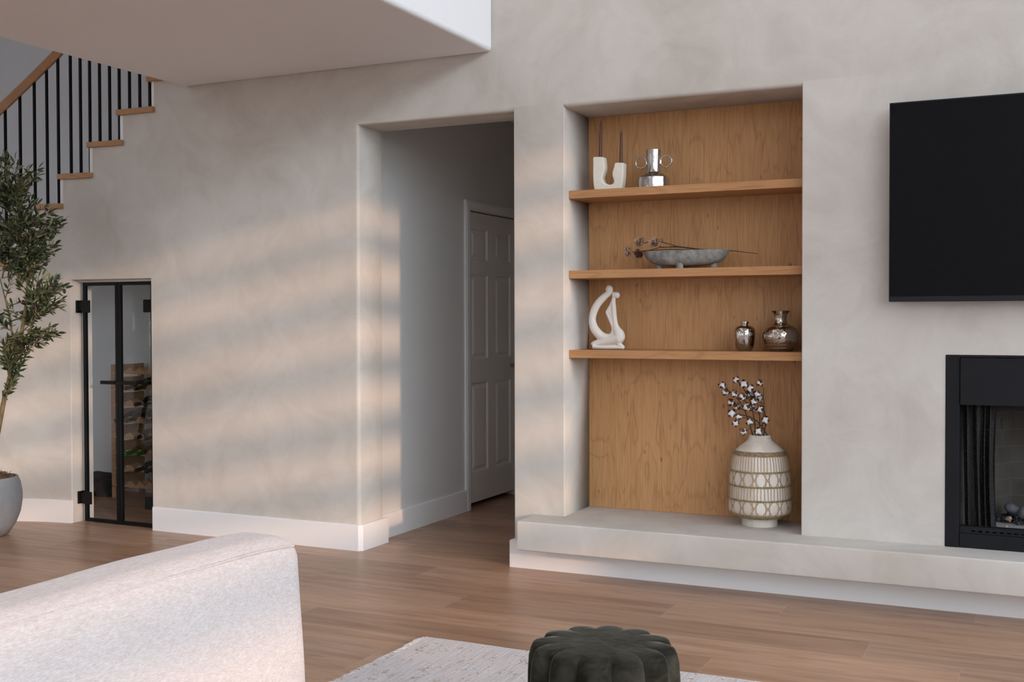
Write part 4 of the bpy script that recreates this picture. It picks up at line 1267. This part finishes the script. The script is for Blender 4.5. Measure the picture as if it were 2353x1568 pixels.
# ------------------------------------------------------------------ olive tree
def olive_tree():
    base = at(-30, 1222, 2, 0); PX = base.x; PY = base.y
    PX, PY = at(-32, 1100, 1, 4.84).x, 4.84
    pot = thing('olive_tree', 'potted olive tree with dark fruit in a grey round planter at far left', 'tree', (PX, PY, 0))
    o = Vector((PX, PY, 0))
    MB().lathe([(.001, .0), (.105, .0), (.125, .01), (.165, .07), (.192, .14), (.203, .21), (.203, .26), (.193, .32), (.178, .357), (.166, .357), (.172, .32), (.182, .25), (.05, .24)], 48).build('planter', 'pot', pot, smooth=60)
    rnd = random.Random(21)
    ms = MB()
    for i in range(520):
        a = rnd.random() * 2 * PI; r = .150 * math.sqrt(rnd.random()); z = .335 + .045 * (1 - (r / .165) ** 2); l = rnd.uniform(.02, .045)
        d = Vector((rnd.uniform(-1, 1), rnd.uniform(-1, 1), rnd.uniform(.1, 1.1))).normalized(); p = Vector((r * math.cos(a), r * math.sin(a), z)); s = d.cross(Vector((.3, .5, .2))).normalized() * .0025
        m = p + d * l * .6 + s * 3; ms.add([p - s, p + s, m + s, m - s, p + d * l], [(0, 1, 2, 3), (3, 2, 4)])
    ms.lathe([(.168, .325), (.14, .352), (.08, .374), (.001, .38)], 24, capb=False)
    ms.build('moss', 'moss', pot, smooth=0, rec=False)
    def P(x, y, dy=0): return at(x, y, 1, PY + dy) - o
    tr = MB(); lv = MB(); olives = []
    trunk = [(-22, 1100, 0), (-8, 1010, .0), (0, 968, 0), (8, 926, 0), (21, 871, 0), (36, 818, .01), (50, 764, .02), (60, 700, .0), (64, 640, -.02)]
    tp = [P(*q) for q in trunk]; tp[0].z = .3
    tr.tube(tp, [.017, .0155, .0145, .0135, .0125, .012, .011, .009, .006], 10)
    def leaf(p, d, L):
        d = d.normalized(); up = Vector((rnd.uniform(-1, 1), rnd.uniform(-1, .4), rnd.uniform(-.2, 1))); s = d.cross(up)
        if s.length < .05: return
        s.normalize(); n = s.cross(d); w = L * rnd.uniform(.12, .17)
        pts = [p, p + d * L * .3 + s * w * .85 + n * L * .02, p + d * L * .3 - s * w * .85 + n * L * .02, p + d * L * .62 + s * w * .8 + n * L * .01, p + d * L * .62 - s * w * .8 + n * L * .01, p + d * L - n * L * .06, p + d * L * .3 - n * L * .015, p + d * L * .62 - n * L * .02]
        lv.add(pts, [(0, 1, 6), (0, 6, 2), (1, 3, 7, 6), (6, 7, 4, 2), (3, 5, 7), (7, 5, 4)])
    def spray(a, b, n, r=.0032, spread=1.0, fruit=0):
        """twig from a to b carrying opposite leaves"""
        mid = Vector(a); b = Vector(b); a = min(LP, key=lambda q: (q - mid).length + max(0, q.z - mid.z) * 1.5); mid = a.lerp(mid, .75) + Vector((rnd.uniform(-.02, .02), rnd.uniform(-.02, .02), 0))
        pts = []
        for i in range(7):
            f = i / 6; pts.append(a * (1 - f) ** 2 + mid * 2 * f * (1 - f) + b * f * f)
        tr.tube(pts, [r * (1 - .7 * i / 6) for i in range(7)], 5)
        n = int(n * 1.55)
        for i in range(n):
            f = .22 + .78 * (i + .5) / n; k = min(5, int(f * 6)); q = pts[k].lerp(pts[k + 1], f * 6 - k); t = (pts[k + 1] - pts[k]).normalized()
            for s in (-1, 1):
                dv = Vector((rnd.uniform(-1, 1), rnd.uniform(-1, 1), rnd.uniform(-.8, .8))); dv = (dv - t * dv.dot(t)).normalized() * s
                leaf(q, t * rnd.uniform(.45, 1.1) + dv * spread * rnd.uniform(.5, 1), rnd.uniform(.036, .060))
        leaf(b, (b - pts[-2]), .06)
        for _ in range(fruit):
            f = rnd.uniform(.4, .95); k = min(5, int(f * 6)); olives.append(pts[k].lerp(pts[k + 1], .5) + Vector((rnd.uniform(-.012, .012), -.02, rnd.uniform(-.02, -.008))))
    J = lambda s=.12: rnd.uniform(-s, s)
    LP = []
    # main limbs
    limbs = [([(36, 818, 0), (20, 720, .05), (0, 640, .08), (-20, 560, .1)], .007), ([(62, 690, 0), (70, 610, -.03), (62, 540, -.05), (50, 470, -.05)], .006), ([(5, 640, .05), (20, 560, .02), (25, 470, 0), (22, 400, .0)], .005), ([(21, 871, 0), (10, 800, -.1), (0, 770, -.12)], .005), ([(50, 764, .02), (70, 745, -.04), (95, 720, -.06)], .0045)]
    for l, r in limbs: tr.tube([P(*q) for q in l], [r * (1 - .88 * i / (len(l) - 1)) for i in range(len(l))], 7)
    for l in [trunk[1:]] + [q for q, _ in limbs]:
        pp = [P(*q) for q in l]
        for a, b in zip(pp[:-1], pp[1:]):
            for k in range(5): LP.append(a.lerp(b, k / 5))
    def many(cnt, ax, ay, bx, by, n=7, jit=12, fr=0):
        for i in range(int(cnt * 1.5 + .5)):
            u = rnd.random()
            d = J()
            spray(P(ax + rnd.uniform(-jit, jit), ay + rnd.uniform(-jit, jit), d), P(bx + rnd.uniform(-jit, jit) * 1.3, by + rnd.uniform(-jit, jit) * 1.3, d + J(.08)), n, fruit=fr if u < .25 else 0)
    many(5, 20, 470, 28, 375, 7, 16, 1); many(5, 25, 470, 75, 400, 7, 14); many(5, 5, 460, -10, 390, 7, 14); many(5, 10, 470, 48, 420, 7, 16)
    many(7, 45, 520, 115, 490, 8, 16, 1); many(7, 50, 560, 132, 522, 8, 14, 1); many(8, 20, 540, 60, 480, 8, 20); many(8, 5, 560, 20, 500, 8, 22)
    many(7, 55, 610, 105, 570, 8, 18, 1); many(7, 20, 610, 60, 570, 8, 20); many(5, -15, 590, 10, 560, 8, 14); many(4, 30, 630, 95, 600, 7, 10)
    many(7, 68, 690, 138, 655, 8, 12, 1); many(6, 70, 730, 125, 690, 8, 14, 1); many(5, 60, 700, 80, 640, 7, 14); many(3, 55, 740, 100, 690, 7, 10)
    many(5, 62, 775, 122, 762, 7, 9); many(3, 52, 800, 100, 775, 6, 9); many(2, 30, 660, 38, 620, 6, 8)
    many(4, 22, 850, 15, 790, 7, 9); many(3, 20, 820, 35, 780, 7, 10); many(3, 40, 850, 55, 810, 7, 7); many(2, 28, 890, 42, 850, 6, 5); many(2, 8, 915, 28, 880, 5, 4)
    many(2, 0, 760, -5, 720, 6, 8); many(1, 30, 740, 22, 700, 5, 6)
    tr.build('branches', 'bark', pot, smooth=60)
    fo = lv.build('foliage', 'leaf', pot, smooth=0, rec=False)
    tn = fo.data.attributes.new('tone', 'FLOAT', 'FACE'); vals = []
    for k in range(len(fo.data.polygons) // 6):
        vals += [rnd.random()] * 6
    tn.data.foreach_set('value', vals)
    ex = [(20, 375), (107, 482), (109, 514), (128, 523), (26, 551), (60, 610), (106, 608), (88, 614), (118, 655), (130, 649), (148, 670), (126, 699), (54, 694), (77, 705)]
    for x, y in ex:
        p = P(x, y, -.14); MB().ball(p, (.0085, .0085, .012), 10, 8, Matrix.Rotation(rnd.uniform(-1.2, 1.2), 3, 'Y')).build('olive', 'olive', pot)


olive_tree()

# ------------------------------------------------------------------ rug
def rug():
    x0, x1, y0, y1 = -2.292, 1.5, .9, 4.012; h = .011
    t = thing('rug', 'pale woven rug with faded blue and rust specks, fringed at the left', 'rug', (-.4, 2.4, 0)); o = Vector((-.4, 2.4, 0))
    b = MB(); nx, ny = 150, 80
    rn = random.Random(2)
    def xe(y): return x0 + .006 * math.sin(y * 7) + .004 * noise.noise(Vector((y * 9, 0, 0)))
    def ye(x): return y1 + .005 * math.sin(x * 5) + .003 * noise.noise(Vector((x * 14, 4, 0)))
    top = []
    for j in range(ny + 1):
        for i in range(nx + 1):
            u, v = i / nx, j / ny; x = xe(y0 + (y1 - y0) * v) * (1 - u) + x1 * u; y = y0 * (1 - v) + ye(x) * v
            top.append((x, y, h + .0012 * noise.noise(Vector((x * 6, y * 6, 1)))))
    n = len(top); vs = top + [(x, y, .0005) for x, y, z in top]; fs = []
    for j in range(ny):
        for i in range(nx):
            a = j * (nx + 1) + i; fs.append((a, a + 1, a + nx + 2, a + nx + 1)); fs.append((n + a, n + a + nx + 1, n + a + nx + 2, n + a + 1))
    for i in range(nx):
        fs.append((i + 1, i, n + i, n + i + 1)); a = ny * (nx + 1) + i; fs.append((a, a + 1, n + a + 1, n + a))
    for j in range(ny):
        a = j * (nx + 1); fs.append((a, a + nx + 1, n + a + nx + 1, n + a)); a += nx; fs.append((a + nx + 1, a, n + a, n + a + nx + 1))
    b.add(vs, fs).xf(Matrix.Translation(-o)).build('pile', 'rug', t, smooth=40)
    f = MB(); y = y0 + .01
    while y < y1 - .004:
        l = rn.uniform(.022, .04) * (1 if rn.random() > .12 else .5); a = rn.uniform(-.35, .35); X = xe(y) + .004
        f.tube([(X, y, .008), (X - l * .5, y + a * l * .4, .0095), (X - l, y + a * l, .003)], [.0032, .003, .0018], 5); y += rn.uniform(.0065, .0095)
    f.xf(Matrix.Translation(-o)).build('fringe', 'fringe', t)


rug()

# ------------------------------------------------------------------ pouf
def pouf():
    C = Vector((-1.088, 2.875, .0125)); N = 12; R = .208; H = .412
    t = thing('pouf', 'dark olive velvet scalloped pouf standing on the rug', 'pouf', tuple(C), 0)
    ph = .50
    def scal(a):
        k = abs(math.sin(N * (a - ph) / 2)); return 1 - .185 * (1 - k ** .6)
    seg = N * 16
    def body():
        V = []; F = []
        prof = [(.90, 0), (.975, .012), (1.0, .05), (1.005, .2), (1.0, .33), (.985, .375), (.955, .398), (.935, .4025)]
        for q, z in prof:
            for i in range(seg):
                a = 2 * PI * i / seg; k = scal(a); r = R * q * k; V.append((r * math.cos(a), r * math.sin(a), z))
        for j in range(len(prof) - 1):
            for i in range(seg): k = (i + 1) % seg; F.append((j * seg + i, j * seg + k, (j + 1) * seg + k, (j + 1) * seg + i))
        F.append(tuple(range(seg - 1, -1, -1)))
        return MB().add(V, F)
    body().build('fluted_side', 'velvet', t, smooth=75)
    V = []; F = []
    prof = [(.933, .4022), (.93, .409), (.90, .4135), (.82, .416), (.6, .418), (.3, .4185), (.02, .419)]
    for j, (q, z) in enumerate(prof):
        for i in range(seg):
            a = 2 * PI * i / seg; bl = max(0, min(1, (q - .45) / .45)) ** 1.5; k = scal(a) * bl + (1 - bl * .0) * (1 - bl)
            dip = -.004 * (1 - scal(a)) / .12 * max(0, (q - .8) / .13)
            r = R * q * k; V.append((r * math.cos(a), r * math.sin(a), z + dip))
    for j in range(len(prof) - 1):
        for i in range(seg): k = (i + 1) % seg; F.append((j * seg + i, j * seg + k, (j + 1) * seg + k, (j + 1) * seg + i))
    F.append(tuple((len(prof) - 1) * seg + i for i in range(seg)))
    MB().add(V, F).build('cushioned_top', 'velvet', t, smooth=75)
    s = MB().tube([(R * .936 * scal(a) * math.cos(a), R * .936 * scal(a) * math.sin(a), .4028) for a in [2 * PI * i / (N * 14) for i in range(N * 14)]], .0016, 5, closed=True)
    s.build('seam', 'velvet', t)


pouf()

# ------------------------------------------------------------------ sofa
def soft(name, x0, x1, y0, y1, z0, z1, r, parent, lean=0.0, puff=.0, sd=0, mat='sofa', endpuff=0, droop=0):
    """upholstered block with rounded edges"""
    bm = bmesh.new()
    nx, ny, nz = 8, 40, 14
    def rp(p):
        h = Vector(((x1 - x0) / 2, (y1 - y0) / 2, (z1 - z0) / 2)); c = Vector(((x0 + x1) / 2, (y0 + y1) / 2, (z0 + z1) / 2)); q = p - c
        i = Vector([max(-(h[k] - r), min(h[k] - r, q[k])) for k in range(3)]); d = q - i
        if d.length > 1e-9: d = d.normalized() * r
        q = i + d; n = d.normalized() if d.length else Vector((0, 0, 1))
        f = (1 - (q.x / h.x) ** 2 * 0) * (1 - min(1, abs(q.y / h.y)) ** 4) * (1 - min(1, abs(q.z / h.z)) ** 4)
        q.x += math.copysign(puff * f, q.x) if abs(d.x) > .3 * r else 0
        q += n * .006 * noise.noise((q + Vector((sd, 0, 0))) * 3.2)
        f2 = (1 - min(1, abs(q.z / h.z)) ** 2)
        if q.y > h.y * .6: q.y += endpuff * f2 * (q.y - h.y * .6) / (h.y * .4)
        q.x += lean * (h.z - q.z)
        if droop and q.z > 0: q.z -= droop * max(0, (q.y - h.y + .24) / .24) ** 2 * q.z / h.z
        return q + c
    L = [[x0 + (x1 - x0) * i / nx for i in range(nx + 1)], [y0 + (y1 - y0) * i / ny for i in range(ny + 1)], [z0 + (z1 - z0) * i / nz for i in range(nz + 1)]]
    def dense(l, r, lo, hi):
        s = set(l); s |= {lo + r * t for t in (.05, .15, .3, .5, .75, 1)} | {hi - r * t for t in (.05, .15, .3, .5, .75, 1)}; return sorted(s)
    L = [dense(L[0], r, x0, x1), dense(L[1], r, y0, y1), dense(L[2], r, z0, z1)]
    for ax in range(3):
        u, v = (ax + 1) % 3, (ax + 2) % 3
        for s in (0, -1):
            g = {}
            for i, a in enumerate(L[u]):
                for j, b in enumerate(L[v]):
                    p = Vector((0, 0, 0)); p[ax] = L[ax][s]; p[u] = a; p[v] = b; g[i, j] = bm.verts.new(rp(p))
            for i in range(len(L[u]) - 1):
                for j in range(len(L[v]) - 1):
                    f = [g[i, j], g[i + 1, j], g[i + 1, j + 1], g[i, j + 1]]; bm.faces.new(f if s else f[::-1])
    bmesh.ops.remove_doubles(bm, verts=bm.verts, dist=1e-5); bmesh.ops.recalc_face_normals(bm, faces=bm.faces)
    me = bpy.data.meshes.new(name); bm.to_mesh(me); bm.free()
    return link(name, me, mat, parent, smooth=80)


def sofa():
    t = thing('sofa', 'cream chenille sofa seen past its tall rounded back in the foreground', 'sofa', (-1.2, 1.0, .0135)); o = Vector(t.location)
    def blk(*a, **k):
        ob = soft(*a, **k); ob.location = -o; return ob
    bk = blk('backrest', -1.775, -1.590, -.30, 2.218, .16, .811, .055, t, lean=.035, puff=.012, endpuff=.010, droop=.016)
    blk('seat_cushion', -1.60, -.85, -.28, 2.05, .27, .44, .05, t, sd=3)
    blk('base', -1.78, -.86, -.28, 2.10, .06, .265, .03, t, sd=6)
    # welt along the top front edge
    w = MB(); pts = []
    for i in range(60):
        y = -.22 + (2.175 + .22) * i / 59; pts.append((-1.596 + .0 + .002 * math.sin(y * 4), y, 0.7895 - .016 * max(0, (y - 1.982) / .24) ** 2 + .002 * noise.noise(Vector((y * 3, 0, 0)))))
    w.tube(pts, .0020, 6).xf(Matrix.Translation(-o)).build('welt', 'sofa', bk).location = o
    for x in (-1.72, -.92):
        for y in (-.2, 2.0): MB().lathe([(.02, 0), (.024, .05)], 14, c=(x - o.x, y - o.y, .0), capt=True).build('leg', 'black', t)


sofa()

# ------------------------------------------------------------------ light
w = bpy.data.worlds.new('sky'); S.world = w; w.use_nodes = True; nt = w.node_tree
bg = nt.nodes['Background']; tc = nt.nodes.new('ShaderNodeTexCoord'); sp = nt.nodes.new('ShaderNodeSeparateXYZ'); nt.links.new(tc.outputs['Generated'], sp.inputs[0])
r = ramp(nt, mth(nt, 'ADD', mth(nt, 'MULTIPLY', sp.outputs['Z'], .5), .5), [(.45, (.15, .155, .15)), (.5, (.86, .92, .97)), (.62, (.83, .94, 1.07)), (1, (.55, .71, .97))])
# the sky is brighter round the low sun
_sv = nt.nodes.new('ShaderNodeVectorMath'); _sv.operation = 'DOT_PRODUCT'; nt.links.new(tc.outputs['Generated'], _sv.inputs[0]); _sv.inputs[1].default_value = tuple(Vector((1.03, -.56, .196)).normalized())
_gl = mth(nt, 'MULTIPLY', mth(nt, 'POWER', mth(nt, 'MAXIMUM', _sv.outputs['Value'], 0), 7), 2.6)
_gl = mth(nt, 'MULTIPLY', _gl, mth(nt, 'GREATER_THAN', sp.outputs['Z'], 0))
r = mix(nt, 1.0, r, mix(nt, _gl, (0, 0, 0), (.855, .945, 1.02)), 'ADD')
for _n in nt.nodes:
    if _n.type == 'MIX': _n.clamp_factor = False; _n.clamp_result = False
nt.links.new(r, bg.inputs['Color']); bg.inputs['Strength'].default_value = 3.0
sd = bpy.data.lights.new('sun', 'SUN'); sun = bpy.data.objects.new('sun', sd); COL.objects.link(sun)
sd.energy = 1.75; sd.color = (1.0, .61, .38); sd.angle = math.radians(1.5)
dirv = Vector((-1.03, .56, -.196)).normalized(); sun.rotation_euler = (-dirv).to_track_quat('Z', 'Y').to_euler(); sun.location = (9, -5, 5)


def portal(axis, pos, h):
    l = bpy.data.lights.new('sky_portal', 'AREA'); l.shape = 'RECTANGLE'; o = bpy.data.objects.new('sky_portal', l); COL.objects.link(o)
    l.size, l.size_y = h[1] - h[0], h[3] - h[2]; l.cycles.is_portal = True
    c = ((h[0] + h[1]) / 2, (h[2] + h[3]) / 2)
    if axis == 'x': o.location = (pos, c[0], c[1]); d = Vector((-1 if pos > 0 else 1, 0, 0))
    else: o.location = (c[0], pos, c[1]); d = Vector((0, 1, 0))
    o.rotation_euler = d.to_track_quat('-Z', 'Z' if axis == 'x' else 'Z').to_euler()
    # keep the long side level
    o.rotation_euler = (Matrix((Vector((0, 0, 1)).cross(-d), Vector((0, 0, 1)), -d)).transposed()).to_euler()


for h in HR: portal('x', XR + .14, h)
for h in HF: portal('y', YF - .14, h)
for h in HL: portal('x', XL - .14, h)

S.view_settings.view_transform = 'Standard'; S.view_settings.look = 'None'; S.view_settings.gamma = 1; S.view_settings.use_curve_mapping = False
S.view_settings.exposure = .13
S.cycles.max_bounces = 10; S.cycles.diffuse_bounces = 6; S.cycles.caustics_reflective = False; S.cycles.caustics_refractive = False
S.cycles.sample_clamp_indirect = 8
